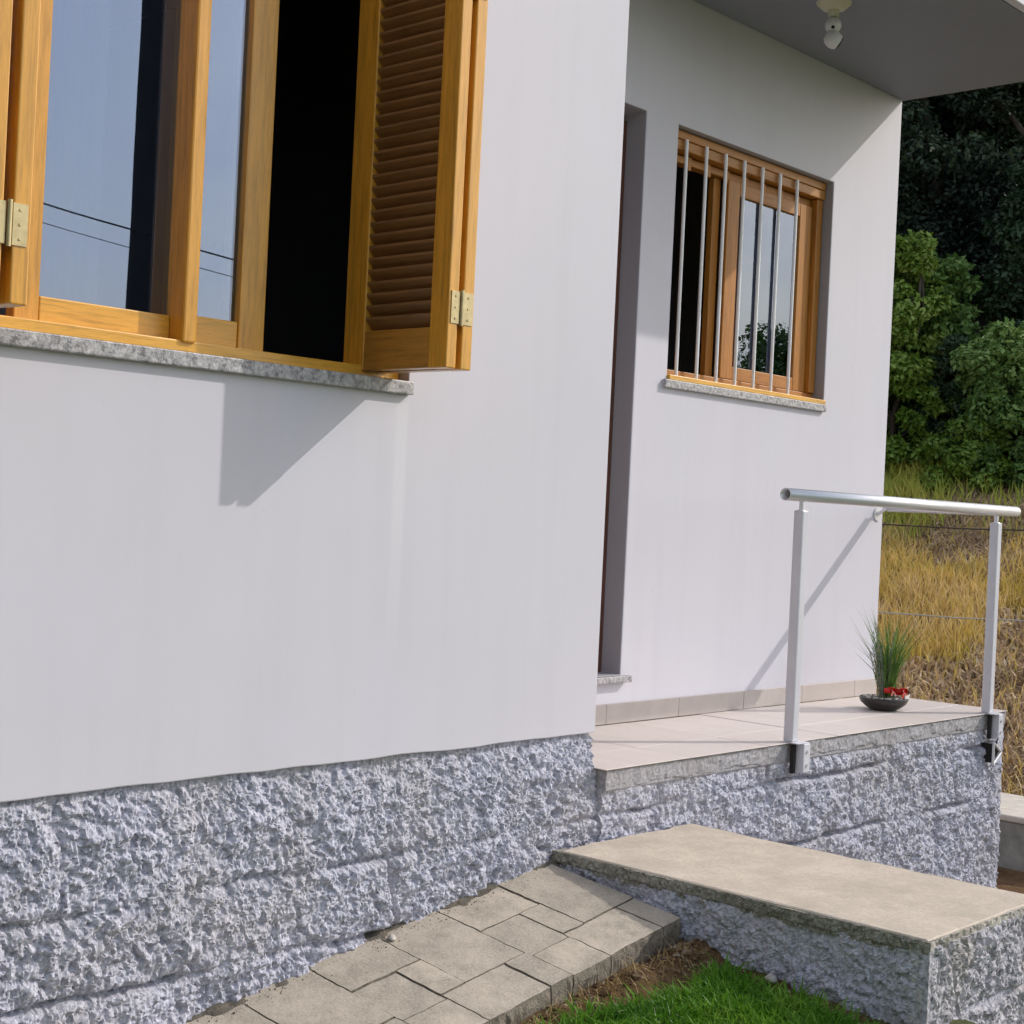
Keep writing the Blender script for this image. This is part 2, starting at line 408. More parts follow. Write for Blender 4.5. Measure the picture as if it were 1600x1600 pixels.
# value noise in numpy
def _h(ix, iy, seed):
    n = (ix.astype(np.int64) * 374761393 + iy.astype(np.int64) * 668265263 + seed * 974634777) & 0xffffffff
    n = ((n ^ (n >> 13)) * 1274126177) & 0xffffffff
    n = (n ^ (n >> 16)) & 0xffffffff
    return n / 4294967295.0
def vn(x, y, seed=0):
    ix = np.floor(x); iy = np.floor(y); fx = x - ix; fy = y - iy
    fx = fx * fx * (3 - 2 * fx); fy = fy * fy * (3 - 2 * fy)
    a = _h(ix, iy, seed); b = _h(ix + 1, iy, seed); c = _h(ix, iy + 1, seed); d = _h(ix + 1, iy + 1, seed)
    return (a * (1 - fx) + b * fx) * (1 - fy) + (c * (1 - fx) + d * fx) * fy
def fbm(x, y, sc, octv=4, seed=0, g=0.5):
    x = np.asarray(x, float) * sc; y = np.asarray(y, float) * sc; a = 1.0; s = 0; t = 0
    for i in range(octv):
        s = s + a * (vn(x, y, seed + i * 17) - 0.5) * 2; t += a; a *= g
        x, y = (x * 1.62 + y * 1.18) + 7.3, (y * 1.62 - x * 1.18) + 3.1
    return s / t
def sstep(a, b, x):
    t = np.clip((x - a) / (b - a), 0, 1); return t * t * (3 - 2 * t)

def roughcast(a, b, seed=0, amp=1.0):
    """height in metres of thrown mortar over (a, b)"""
    w = fbm(a, b, 30, 2, seed + 5) * 0.012
    big = fbm(a + w, b, 7, 3, seed) * 0.013 + (np.abs(fbm(a + w, b * 1.2, 15, 2, seed + 8)) * 2 - 0.5) * 0.007
    mid = np.minimum(np.abs(fbm(a + w, b * 0.8 - a * 0.25, 30, 3, seed + 1)) * 2.4, 0.8) * 0.0085
    fine = np.minimum(np.abs(fbm(a, b * 0.85 - a * 0.3, 92, 3, seed + 2, 0.7)) * 2.4, 0.8) * 0.0058
    pits = sstep(0.25, 0.5, fbm(a, b * 0.9 + a * 0.2, 46, 2, seed + 3)) * 0.008
    chip = sstep(0.0, 0.35, fbm(a - b * 0.4, b, 62, 2, seed + 4)) * 0.005
    return amp * (big + mid + fine + chip - pits - 0.008)

def jwarp(a, b, seed): return fbm(a, b, 11, 3, seed + 31) * 0.017, fbm(a, b, 9, 3, seed + 41) * 0.015
def joints(a, b, A, B, seed=0, width=0.010, depth=0.032):
    """grooves along list B of levels b and uprights A=(a, b0, b1)"""
    wa, wb = jwarp(a, b, seed)
    st = sstep(-0.30, 0.20, fbm(a, b, 3.2, 2, seed + 51))
    g = np.zeros_like(a)
    for lv in B:
        g = np.maximum(g, np.exp(-((b + wb - lv) / width) ** 2))
    for (x, b0, b1) in A:
        ins = sstep(b0 - 0.02, b0 + 0.02, b + wb) * (1 - sstep(b1 - 0.02, b1 + 0.02, b + wb))
        g = np.maximum(g, np.exp(-((a + wa - x) / width) ** 2) * ins)
    return -depth * g * st

def stone_face(parent, org, ua, ub, nrm, a0, a1, levels, ups, hf, res, m, name='stone', ws=4):
    """a rough wall face cut into its stones: one mesh per stone, edges shared so no gaps show.
    levels: course boundaries (descending); ups: per course list of upright joints"""
    org = np.array(org, float); ua = np.array(ua, float); ub = np.array(ub, float); nrm = np.array(nrm, float)
    made = []
    for ci in range(len(levels) - 1):
        bt, bb = levels[ci], levels[ci + 1]
        xs = [a0] + [x for x in ups[ci] if a0 < x < a1] + [a1]
        for k in range(len(xs) - 1):
            c0, c1 = xs[k], xs[k + 1]
            rr = res(0.5 * (c0 + c1)) if callable(res) else res
            na = max(2, int((c1 - c0) / rr)); nb = max(2, int((bt - bb) / rr))
            A, B = np.meshgrid(np.linspace(c0, c1, na + 1), np.linspace(bb, bt, nb + 1))
            wa, wb = jwarp(A, B, ws)
            A = A - wa * sstep(0, 0.06, A - a0) * sstep(0, 0.06, a1 - A)
            B = B - wb * sstep(0, 0.05, levels[0] - B) * sstep(0, 0.05, B - levels[-1])
            H = hf(A, B)
            P = org + A[..., None] * ua + B[..., None] * ub + H[..., None] * nrm
            # a skirt turned back at the borders closes hairline gaps between neighbours
            V = P.reshape(-1, 3)
            idx = np.arange((na + 1) * (nb + 1)).reshape(nb + 1, na + 1)
            q = np.stack([idx[:-1, :-1], idx[:-1, 1:], idx[1:, 1:], idx[1:, :-1]], -1).reshape(-1, 4)
            ring = np.concatenate([idx[0, :], idx[1:, -1], idx[-1, -2::-1], idx[-2:0:-1, 0]])
            back = V[ring] - nrm * 0.05
            n0 = len(V); V = np.concatenate([V, back]); rb = np.arange(len(ring)) + n0
            sk = np.stack([ring, rb, np.roll(rb, -1), np.roll(ring, -1)], -1)
            F = [(4, np.concatenate([q, sk]))]
            if np.dot(np.cross(ua, ub), nrm) < 0: F = [(4, F[0][1][:, ::-1])]
            c = org + 0.5 * (c0 + c1) * ua + bb * ub
            made.append(np_mesh(name, V, F, m, parent, c, False))
    return made

# ------------------------------------------------------------------ terrain
HE = np.array([0.9, 0.436]); HN = np.array([-0.436, 0.9])
def ground_z(x, y):
    x = np.asarray(x, float); y = np.asarray(y, float)
    zl = -0.365 + 0.145 * np.clip(x + 0.2, -3.5, 0.1) + 0.11 * np.clip(y + 0.5, -2.5, 0.6)
    zl = np.maximum(zl, -0.95)
    b = sstep(-0.05, 0.45, x) 
    z = zl * (1 - b) + (-0.86) * b
    far = sstep(3.5, 8, np.hypot(x + 1, y + 1))
    z = z * (1 - far) + (-0.9) * far
    s = x * HE[0] + y * HE[1]
    t = x * HN[0] + y * HN[1]
    e = s - 5.4 - 0.4 * np.sin(t * 0.7)
    hill = np.where(e > 0, 0.335 * e, 0) 
    hill = np.where(e > 5.8, 0.335 * 5.8 + 0.62 * (e - 5.8), hill)
    hill = np.where(e > 26, 0.335 * 5.8 + 0.62 * 20.2 + 0.05 * (e - 26), hill)
    tt = (1 - sstep(30, 60, t)) * (1 - sstep(4, 15, -t))
    bumps = fbm(x, y, 0.9, 3, 3) * 0.10 * sstep(0, 1.5, e)
    near = fbm(x, y, 6, 3, 9) * 0.018
    near = near + np.exp(-((y + 0.545 + fbm(x, y, 5, 2, 13) * 0.03) / 0.055) ** 2) * (x < -0.2) * (x > -4.6) * (0.026 + fbm(x, y, 16, 3, 14) * 0.022)
    return z + hill * tt + bumps + near

def terrain():
    def axis(lo, hi, f0, f1, fine, growth=1.22):
        c = list(np.arange(f0, f1 + 1e-6, fine)); st = fine
        v = f0
        while v > lo: st *= growth; v -= st; c.insert(0, v)
        st = fine; v = f1
        while v < hi: st *= growth; v += st; c.append(v)
        return np.array(c)
    X = axis(-900, 900, -3.0, 1.2, 0.03, 1.10); Y = axis(-900, 900, -2.0, 0.5, 0.03, 1.10)
    A, B = np.meshgrid(X, Y)
    Z = ground_z(A, B)
    V = np.stack([A, B, Z], -1).reshape(-1, 3)
    n, mth = len(X), len(Y)
    idx = np.arange(n * mth).reshape(mth, n)
    q = np.stack([idx[:-1, :-1], idx[:-1, 1:], idx[1:, 1:], idx[1:, :-1]], -1).reshape(-1, 4)
    o = np_mesh('ground', V, [(4, q)], M['soil'], None, (0, 0, 0), True)
    o.data.materials.append(M['hill'])
    cen = V[q].mean(1); s = cen[:, 0] * HE[0] + cen[:, 1] * HE[1]
    o.data.materials.append(M['litter'])
    o.data.polygons.foreach_set('material_index', ((s > 5.0).astype(np.int32) + (s > 11.4).astype(np.int32))); o.data.update()
    struct(o)
terrain()

# ------------------------------------------------------------------ house
D = 0.567; XR = 2.709; ZC = 2.70; ZB = 0.103
house = thing('house', 'pale grey plastered house with wooden windows and a raised tiled porch', 'house', (0, 0, -0.4))

def wall(name, x0, x1, z0, z1, y0, y1, holes, m, swap=False, parent=house, cuts=()):
    xs = sorted({x0, x1, *cuts, *[h[0] for h in holes], *[h[1] for h in holes]})
    zs = sorted({z0, z1, *[h[2] for h in holes], *[h[3] for h in holes]})
    inh = lambda cx, cz: any(h[0] < cx < h[1] and h[2] < cz < h[3] for h in holes)
    solid = {(i, k) for i in range(len(xs) - 1) for k in range(len(zs) - 1) if not inh((xs[i] + xs[i + 1]) / 2, (zs[k] + zs[k + 1]) / 2)}
    vid = {}; V = []; F = []
    def v(i, j, k):
        if (i, j, k) not in vid:
            vid[(i, j, k)] = len(V); p = (xs[i], (y0, y1)[j], zs[k] + (float(fbm(np.array([xs[i]]), np.array([0.3]), 5, 4, 400)[0]) * 0.0055 if cuts and k == 0 and j == 0 else 0)); V.append((p[1], p[0], p[2]) if swap else p)
        return vid[(i, j, k)]
    for (i, k) in solid:
        F.append((v(i, 0, k), v(i + 1, 0, k), v(i + 1, 0, k + 1), v(i, 0, k + 1)))
        F.append((v(i, 1, k), v(i, 1, k + 1), v(i + 1, 1, k + 1), v(i + 1, 1, k)))
        if (i - 1, k) not in solid: F.append((v(i, 0, k), v(i, 0, k + 1), v(i, 1, k + 1), v(i, 1, k)))
        if (i + 1, k) not in solid: F.append((v(i + 1, 0, k), v(i + 1, 1, k), v(i + 1, 1, k + 1), v(i + 1, 0, k + 1)))
        if (i, k - 1) not in solid: F.append((v(i, 0, k), v(i, 1, k), v(i + 1, 1, k), v(i + 1, 0, k)))
        if (i, k + 1) not in solid: F.append((v(i, 0, k + 1), v(i + 1, 0, k + 1), v(i + 1, 1, k + 1), v(i, 1, k + 1)))
    if swap: F = [q[::-1] for q in F]
    mb = MB(); mb.add(V, F)
    o = mb.build(name, m, parent, None, 0.005, 2)
    if holes:   # reveals get a darker grey material than the wall face
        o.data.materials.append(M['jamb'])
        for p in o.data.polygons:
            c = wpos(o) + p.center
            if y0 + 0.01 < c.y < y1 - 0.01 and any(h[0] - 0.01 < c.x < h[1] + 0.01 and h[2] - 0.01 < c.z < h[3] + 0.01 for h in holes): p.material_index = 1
    return o

WX0, WX1, WZ0, WZ1 = -2.17, -0.83, 1.070, 2.36      # front window opening
BX0, BX1, BZ0, BZ1 = 1.031, 2.149, 1.272, 2.222     # barred window opening
wall('front_wall', -5.2, 0.0, ZB, 2.95, 0.0, 0.16, [(WX0, WX1, WZ0, WZ1)], M['plaster'], cuts=[round(-2.6 + 0.031 * i, 3) for i in range(84)])
wall('porch_wall', 0.0, XR, 0.0, ZC + 0.12, D, D + 0.16, [(-0.0 + 0.06, 0.832, 0.176, 2.228), (BX0, BX1, BZ0, BZ1)], M['plaster'])
wall('side_wall', 0.16, D, ZB, 2.95, -0.16, 0.0, [], M['plaster'], True)
wall('side_wall', D + 0.16, 6.5, -0.05, ZC + 0.12, XR - 0.16, XR, [], M['plaster'], True)
wall('side_wall', 0.16, 6.5, ZB, 2.95, -5.2, -5.04, [], M['plaster'], True)
wall('back_wall', -5.2, XR, -0.05, ZC + 0.12, 6.5, 6.66, [], M['plaster'])
# interior: dark rooms behind the openings
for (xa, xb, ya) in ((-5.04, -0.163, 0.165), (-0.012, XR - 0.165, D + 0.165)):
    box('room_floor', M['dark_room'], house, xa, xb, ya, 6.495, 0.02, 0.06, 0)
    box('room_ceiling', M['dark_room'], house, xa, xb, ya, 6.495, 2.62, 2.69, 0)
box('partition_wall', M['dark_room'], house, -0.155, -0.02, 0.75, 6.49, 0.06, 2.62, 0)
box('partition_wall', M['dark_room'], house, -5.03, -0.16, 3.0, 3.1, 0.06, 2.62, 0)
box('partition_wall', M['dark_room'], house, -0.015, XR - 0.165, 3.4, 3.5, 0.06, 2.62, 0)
# roof with its slab over the porch
MB().box(0.003, XR, 0.0, D - 0.003, ZC, ZC + 0.02).box(0.75, XR, -0.36, 0.0, ZC, ZC + 0.02).build('soffit', M['soffit'], house)  # front overhang cut back on the left so its shadow misses the front wall
box('fascia', M['plaster'], house, 0.73, XR + 0.002, -0.40, -0.362, ZC + 0.001, ZC + 0.26, 0.004)
box('roof_slab', M['plaster'], house, -5.3, XR + 0.001, -0.12, 6.75, 2.963, 3.06, 0.004)
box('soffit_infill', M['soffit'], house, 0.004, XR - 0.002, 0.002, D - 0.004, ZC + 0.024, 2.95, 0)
box('canopy_top', M['plaster'], house, 0.74, XR, -0.361, -0.001, ZC + 0.024, 2.958, 0.003)
rf = MB(); rf.add([(-5.4, -0.2, 3.066), (XR + 0.1, -0.2, 3.066), (XR + 0.1, 6.9, 3.066), (-5.4, 6.9, 3.066), (-3, 3.2, 4.3), (0.6, 3.2, 4.3)],
                  [(0, 1, 5, 4), (1, 2, 5), (2, 3, 4, 5), (3, 0, 4), (0, 3, 2, 1)])
rf.build('roof', M['roof'], house)

# ---- front window
def frame_member(name, m, parent, *a, bev=0.003): return box(name, m, parent, *a, bev=bev)
fw = link('window', None, None, house, (WX0, 0, WZ0))
def cont(name, parent, org):
    o = bpy.data.objects.new(name, None); COL.objects.link(o); o.empty_display_size = 0.1
    pw = wpos(parent); o.location = Vector(org) - pw; o.parent = parent; return o
bpy.data.objects.remove(fw)
fw = cont('sliding_window', house, (WX0, 0, WZ0)); fw['label'] = 'large front window, left sash closed and right side slid open'
B = frame_member
# outer frame
B('frame_sill', M['wood_x'], fw, WX0 + 0.003, WX1 - 0.003, 0.035, 0.155, 1.072, 1.099)
B('frame_head', M['wood_x'], fw, WX0 + 0.003, WX1 - 0.003, 0.03, 0.15, WZ1 - 0.04, WZ1 - 0.003)
B('frame_jamb', M['wood_z'], fw, WX0 + 0.003, WX0 + 0.04, 0.032, 0.148, 1.1, WZ1 - 0.042)
B('frame_jamb', M['wood_z'], fw, WX1 - 0.05, WX1 - 0.003, 0.032, 0.148, 1.1, WZ1 - 0.042)
# front sash
z0, z1 = 1.101, WZ1 - 0.045
B('sash_stile', M['wood_z'], fw, -1.90, -1.842, 0.078, 0.112, z0, z1)
B('sash_rail', M['wood_x'], fw, -1.841, -1.512, 0.079, 0.111, z0, 1.156)
B('sash_rail', M['wood_x'], fw, -1.841, -1.512, 0.079, 0.111, z1 - 0.06, z1)
B('meeting_stile', M['wood_z'], fw, -1.511, -1.474, 0.026, 0.118, 1.094, z1, bev=0.005)
box('pane', M['glass'], fw, -1.843, -1.510, 0.094, 0.098, 1.150, z1 - 0.05, 0)
# rear sash, pushed left
B('sash_rail', M['wood_x'], fw, -1.473, -1.313, 0.090, 0.122, z0 + 0.001, 1.167)
B('sash_rail', M['wood_x'], fw, -1.473, -1.313, 0.090, 0.122, z1 - 0.06, z1)
B('sash_stile', M['wood_z'], fw, -1.312, -1.236, 0.086, 0.128, z0, z1)
box('pane', M['glass'], fw, -1.475, -1.310, 0.104, 0.108, 1.160, z1 - 0.05, 0)
# granite sill
box('window_sill', M['granite'], fw, WX0 - 0.02, -0.828, -0.02, 0.03, 1.034, 1.068, 0.003)
# net curtains inside the room (two drops with a gap)
def curtain(x0, x1, y, name='curtain', parent=house, zb=0.4, zt=2.55, m=M['curtain'], amp=0.012, wl=0.06):
    n = max(8, int((x1 - x0) / 0.008)); V = []; F = []
    for k, z in enumerate((zb, zt)):
        for i in range(n + 1):
            x = x0 + (x1 - x0) * i / n
            V.append((x, y + amp * math.sin(x / wl * 6.283 + 0.4 * k) + amp * 0.4 * math.sin(x / wl * 2.9), z))
    for i in range(n): F.append((i, i + 1, n + 2 + i, n + 1 + i))
    return MB().add(V, F, True).build(name, m, parent)
curtain(-2.16, -1.62, 0.21); curtain(-1.285, -1.235, 0.20)

# ---- bi-fold louvred shutters
def leaf(x0, x1, y0, y1, label=None):
    zb, zt = 1.084, WZ1 - 0.02
    c = cont('shutter_leaf', house, (x0, y1, zb))
    if label: c['label'] = label
    box('stile', M['wood_z'], c, x0, x1, y0, y0 + 0.062, zb, zt, 0.003)
    box('stile', M['wood_z'], c, x0, x1, y1 - 0.076, y1, zb, zt, 0.003)
    a, b = y0 + 0.063, y1 - 0.077
    box('rail', M['wood_y'], c, x0 + 0.002, x1 - 0.002, a, b, zb + 0.001, zb + 0.100, 0.002)
    box('rail', M['wood_y'], c, x0 + 0.002, x1 - 0.002, a, b, zt - 0.09, zt, 0.002)
    z = zb + 0.117; first = None
    xm = (x0 + x1) / 2; hx = (x1 - x0) / 2 - 0.003
    while z < zt - 0.10:
        if first is None:
            mb = MB(); t = 0.0032; dz = -0.0145
            mb.add([(xm - hx, a, z - dz - t), (xm + hx, a, z + dz - t), (xm + hx, a, z + dz + t), (xm - hx, a, z - dz + t),
                    (xm - hx, b, z - dz - t), (xm + hx, b, z + dz - t), (xm + hx, b, z + dz + t), (xm - hx, b, z - dz + t)],
                   [(0, 1, 2, 3), (4, 7, 6, 5), (0, 4, 5, 1), (1, 5, 6, 2), (2, 6, 7, 3), (3, 7, 4, 0)])
            first = mb.build('slat', M['slat'], c, None); zf = z
        else:
            d = dup(first, c, (0, 0, z - zf)); d.rotation_euler = (random.uniform(-0.004, 0.004), 0, 0)
        z += 0.030
    return c
YO = -0.268
def hinge(x0, x1, xg0, xg1, z, c):
    # x0-x1 outer span of the two plates, xg = knuckle gap
    mb = MB()
    mb.box(x0, xg0 - 0.001, YO - 0.0025, YO + 0.001, z, z + 0.078)
    mb.box(xg1 + 0.001, x1, YO - 0.0025, YO + 0.001, z, z + 0.078)
    mb.tube(((xg0 + xg1) / 2, YO - 0.003, z - 0.004), ((xg0 + xg1) / 2, YO - 0.003, z + 0.082), 0.0048, n=10)
    for zz in (0.012, 0.039, 0.066):
        for xx in ((x0 + xg0) / 2, (x1 + xg1) / 2):
            mb.tube((xx, YO - 0.0025, z + zz), (xx, YO - 0.0042, z + zz), 0.0035, 0.0025, n=8)
    mb.build('hinge', M['brass'], c)
# right pair
la = leaf(-0.966, -0.932, YO, 0.105, 'louvred leaf facing the open window')
lb = leaf(-0.915, -0.879, YO, 0.105)
for z in (1.192, 1.985): hinge(-0.958, -0.885, -0.930, -0.917, z, la)
# left pair
lc = leaf(-2.102, -2.066, YO, 0.105)
ld = leaf(-2.156, -2.122, YO, 0.105)
for z in (1.192, 1.985): hinge(-2.150, -2.074, -2.118, -2.105, z, lc)
for z in (1.3, 2.1):
    for x in (-0.873, -2.161):
        MB().tube((x, 0.03, z), (x, 0.03, z + 0.07), 0.006, n=8).box(x - 0.012, x + 0.012, 0.0335, 0.036, z, z + 0.07).build('hinge', M['brass'], fw)

# ---- barred window on the porch
bw = cont('barred_window', house, (BX0, D, BZ0)); bw['label'] = 'small porch window behind white upright bars'
y0, y1 = 0.632, 0.70
B('frame_sill', M['wood2_x'], bw, BX0 + 0.003, BX1 - 0.003, y0 - 0.01, y1, BZ0 + 0.02, BZ0 + 0.045)
B('frame_head', M['wood2_x'], bw, BX0 + 0.003, BX1 - 0.003, y0 - 0.032, y1, BZ1 - 0.035, BZ1 - 0.003)
B('frame_head', M['wood2_x'], bw, BX0 + 0.003, BX1 - 0.003, y0 - 0.03, y1, BZ1 - 0.075, BZ1 - 0.037)
B('frame_jamb', M['wood2_z'], bw, BX0 + 0.003, BX0 + 0.035, y0 - 0.02, y1, BZ0 + 0.046, BZ1 - 0.077)
B('frame_jamb', M['wood2_z'], bw, BX1 - 0.050, BX1 - 0.003, y0 - 0.02, y1, BZ0 + 0.046, BZ1 - 0.077)
zt = BZ1 - 0.079
B('transom', M['wood2_x'], bw, BX0 + 0.037, BX1 - 0.052, y0 + 0.012, y1 - 0.01, zt - 0.03, zt)
for x in (1.20, 1.33, 1.46, 1.59, 1.72, 1.85, 1.98):
    B('transom_block', M['wood2_z'], bw, x - 0.012, x + 0.012, y0 + 0.002, y0 + 0.011, zt - 0.052, zt + 0.0)
zt -= 0.032
# right fixed sash
B('sash_stile', M['wood2_z'], bw, 1.462, 1.545, y0 - 0.002, y0 + 0.03, BZ0 + 0.047, zt, bev=0.004)
B('sash_stile', M['wood2_z'], bw, 2.00, 2.096, y0, y0 + 0.028, BZ0 + 0.047, zt)
B('sash_rail', M['wood2_x'], bw, 1.546, 1.999, y0, y0 + 0.028, BZ0 + 0.047, BZ0 + 0.10)
B('sash_rail', M['wood2_x'], bw, 1.546, 1.999, y0, y0 + 0.028, zt - 0.055, zt)
box('pane', M['glass'], bw, 1.544, 2.001, y0 + 0.012, y0 + 0.016, BZ0 + 0.095, zt - 0.05, 0)
B('sash_stile', M['wood2_z'], bw, 1.41, 1.458, y0 + 0.034, y0 + 0.06, BZ0 + 0.047, zt)
MB().box(BX0 - 0.03, BX1 + 0.0, D - 0.018, D + 0.05, BZ0 - 0.034, BZ0 - 0.003).build('window_sill', M['granite'], bw, None, 0.003)
MB().box(BX0 + 0.001, BX1 - 0.001, D - 0.012, y0 - 0.012, BZ0 - 0.002, BZ0 + 0.016).build('sill_board', M['wood_x'], bw, None, 0.002)
M['bar'] = m_simple('gloss_white_paint', (0.86, 0.86, 0.88), 0.25, 0.03, 6)
for i in range(7):
    x = 1.118 + 0.1305 * i
    if i == 0: bar0 = MB().tube((x, 0.592, BZ0 + 0.016), (x, 0.592, BZ1 - 0.036), 0.0070, n=12).build('bar', M['bar'], bw); 
    else: dup(bar0, bw, (0.1305 * i, 0, 0))
curtain(1.74, 2.05, 0.74, m=M['curtain'])

# ---- door recess with its stone threshold
dw = cont('doorway', house, (0.45, D, 0.176)); dw['label'] = 'narrow recessed doorway beside the wall corner'
box('threshold', M['granite'], dw, 0.05, 0.868, D - 0.03, D + 0.10, 0.150, 0.174, 0.003)
MB().box(0.062, 0.83, D + 0.105, D + 0.14, 0.178, 2.226).build('door', M['door'], dw)
box('door_frame', M['door'], dw, 0.79, 0.829, D + 0.086, D + 0.104, 0.178, 2.2, 0.002)

# ---- porch slab, tiles and skirting
box('porch_slab', M['slab_edge'], house, 0.004, XR + 0.02, -0.046, D - 0.004, -0.068, -0.0075, 0.004)
stone_face(house, (0, 0, 0), (1, 0, 0), (0, 0, 1), (0, -1, 0), 0.002, XR + 0.02, [-0.004, -0.072], [[1.15]], lambda A, B: 0.048 + fbm(A, B, 24, 4, 140) * 0.006 + np.maximum(0, fbm(A, B, 70, 3, 141)) * 0.004 - 0.012 * (1 - sstep(-0.066, -0.055, B + fbm(A, B, 12, 3, 142) * 0.02)), 0.006, M['slab_edge'], 'slab_edge')
box('tile_bed', M['grout'], house, -0.001, XR + 0.018, -0.05, D - 0.003, -0.007, -0.003, 0)
xs = [-0.012, 0.42, 0.87, 1.32, 1.77, 2.22, XR + 0.024]; ys = [-0.058, 0.165, D - 0.012]
for i in range(len(xs) - 1):
    for k in range(2):
        jx = random.uniform(-0.0008, 0.0008)
        MB().box(xs[i] + 0.0016, xs[i + 1] - 0.0016, ys[k] + 0.0016, ys[k + 1] - 0.0016, -0.0025, jx).build('floor_tile', M['tile'], house, (xs[i], ys[k], 0), 0.001, 1)
xs = [0.003, 0.31, 0.75, 1.19, 1.63, 2.07, 2.51, XR - 0.002]
for i in range(len(xs) - 1):
    MB().box(xs[i] + 0.001, xs[i + 1] - 0.001, D - 0.011, D - 0.0005, 0.001, 0.073).build('skirting_tile', M['skirt'], house, (xs[i], D, 0), 0.001, 1)

# ---- rubble plinth under roughcast
JA = [(-1.78, -0.15, 0.2), (-1.16, -0.15, 0.2), (-0.52, -0.15, 0.2), (-1.45, -0.33, -0.15), (-0.83, -0.33, -0.15), (-0.22, -0.33, -0.15),
      (-1.98, -0.55, -0.33), (-1.10, -0.55, -0.33), (0.28, -0.2, 0.2), (0.9, -0.2, 0.0), (1.44, -0.3, -0.14), (1.95, -0.36, -0.14), (2.3, -0.36, -0.2), (1.7, -0.6, -0.36), (2.15, -0.6, -0.36), (2.5, -0.36, -0.14)]
def h_left(A, B):
    base = np.interp(B, [-1.0, -0.45, -0.2, 0.0, 0.07, 0.11], [0.052, 0.046, 0.040, 0.014, -0.010, -0.022])
    h = roughcast(A, B, 1, 1.15) + joints(A, B, JA, [-0.15, -0.33, -0.55], 4)
    # two deep pits left in the mortar near the corner
    for (x, z, rr) in ((-0.215, -0.075, 0.022), (-0.19, -0.115, 0.012), (-0.26, -0.205, 0.018), (-0.235, -0.21, 0.014)):
        h = h - 0.03 * np.exp(-(((A - x) / rr) ** 2 + ((B - z) / (rr * 0.8)) ** 2))
    edge = 1 - 0.7 * sstep(0.07, 0.11, B)
    return base + h * edge
stone_face(house, (0, 0, 0), (1, 0, 0), (0, 0, 1), (0, -1, 0), -5.2, 0.0, [ZB + 0.012, -0.15, -0.33, -0.55, -1.05],
           [[-4.6, -4.0, -3.4, -2.8, -2.3, -1.78, -1.16, -0.52], [-4.3, -3.6, -2.7, -2.1, -1.45, -0.83, -0.22], [-4.5, -3.8, -3.1, -2.5, -1.98, -1.1], [-4, -3, -2]],
           h_left, lambda a: 0.004 if a > -2.2 else 0.02, M['rough'])
def h_porch(A, B):
    base = np.interp(B, [-1.0, -0.3, -0.12, -0.066, -0.055], [0.05, 0.048, 0.046, 0.04, 0.036])
    h = roughcast(A, B, 1, 1.0) + joints(A, B, JA, [-0.14, -0.36, -0.25 if False else -0.60], 4, 0.009, 0.034)
    return base + h * (1 - 0.75 * sstep(-0.10, -0.06, B))
stone_face(house, (0, 0, 0), (1, 0, 0), (0, 0, 1), (0, -1, 0), 0.0, XR + 0.008, [-0.060, -0.14, -0.36, -0.60, -1.05],
           [[0.28, 0.9], [0.75, 1.44, 1.95, 2.3], [1.1, 1.7, 2.15], [1.4]], h_porch, lambda a: 0.005, M['rough'])
def h_side(A, B): return 0.012 + roughcast(A, B, 8)
stone_face(house, (XR, 0, 0), (0, 1, 0), (0, 0, 1), (1, 0, 0), -0.046, 6.6, [-0.060, -0.36, -1.05], [[0.6, 1.3, 2.2, 3.1, 4, 5], [0.4, 1.1, 2, 3, 4, 5]], h_side, lambda a: 0.012 if a < 0.8 else 0.05, M['rough'])
# body of the footing behind the faces
box('footing', M['rough'], house, -5.19, -0.003, 0.022, 6.6, -1.05, ZB - 0.004, 0)
box('footing', M['rough'], house, 0.0, XR - 0.01, 0.012, 6.6, -1.05, -0.070, 0)

# ------------------------------------------------------------------ step
step = thing('concrete_step', 'low concrete block step with smooth beige top in front of porch', 'step', (0.1, -0.62, -0.8))
SX0, SX1, SY0, SY1, SZ = -0.219, 0.421, -1.207, -0.062, -0.207
ns_ = 40
def slab_mesh():
    # irregular screeded slab with a worn edge
    V = []; F = []
    def rim(t, off, z):
        pts = []
        per = [(SX0, SY0), (SX1, SY0), (SX1, SY1), (SX0, SY1)]
        for i in range(4):
            a = Vector(per[i]); b = Vector(per[(i + 1) % 4])
            for k in range(ns_):
                q = a.lerp(b, k / ns_)
                c = Vector(((SX0 + SX1) / 2, (SY0 + SY1) / 2)); d = (q - c).normalized()
                w = float(fbm(np.array([q.x]), np.array([q.y]), 14, 3, 77)[0]) * 0.007
                pts.append((q.x + d.x * (off + w), q.y + d.y * (off + w), z + (w * 0.3)))
        return pts
    rings = [rim(0, -0.008, SZ), rim(0, -0.002, SZ - 0.003), rim(0, -0.003, SZ - 0.009), rim(0, -0.03, SZ - 0.012)]
    n = 4 * ns_
    for rg in rings: V += rg
    F.append(tuple(range(n)))
    for k in range(3):
        for i in range(n): F.append((k * n + i, (k + 1) * n + i, (k + 1) * n + (i + 1) % n, k * n + (i + 1) % n))
    MB().add(V, F, False).build('slab_top', M['step_tile'], step)
slab_mesh()
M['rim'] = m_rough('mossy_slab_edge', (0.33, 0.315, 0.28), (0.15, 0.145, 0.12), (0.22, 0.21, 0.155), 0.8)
M['rim2'] = m_rough('sunny_slab_edge', (0.48, 0.45, 0.40), (0.28, 0.26, 0.23), (0.30, 0.27, 0.2), 0.8)  # lighter copy of the slab edge, the front's sunlight put into its colour
JL = [(-0.93, -0.38, -0.2), (-0.62, -0.60, -0.36), (-1.12, -0.8, -0.38)]
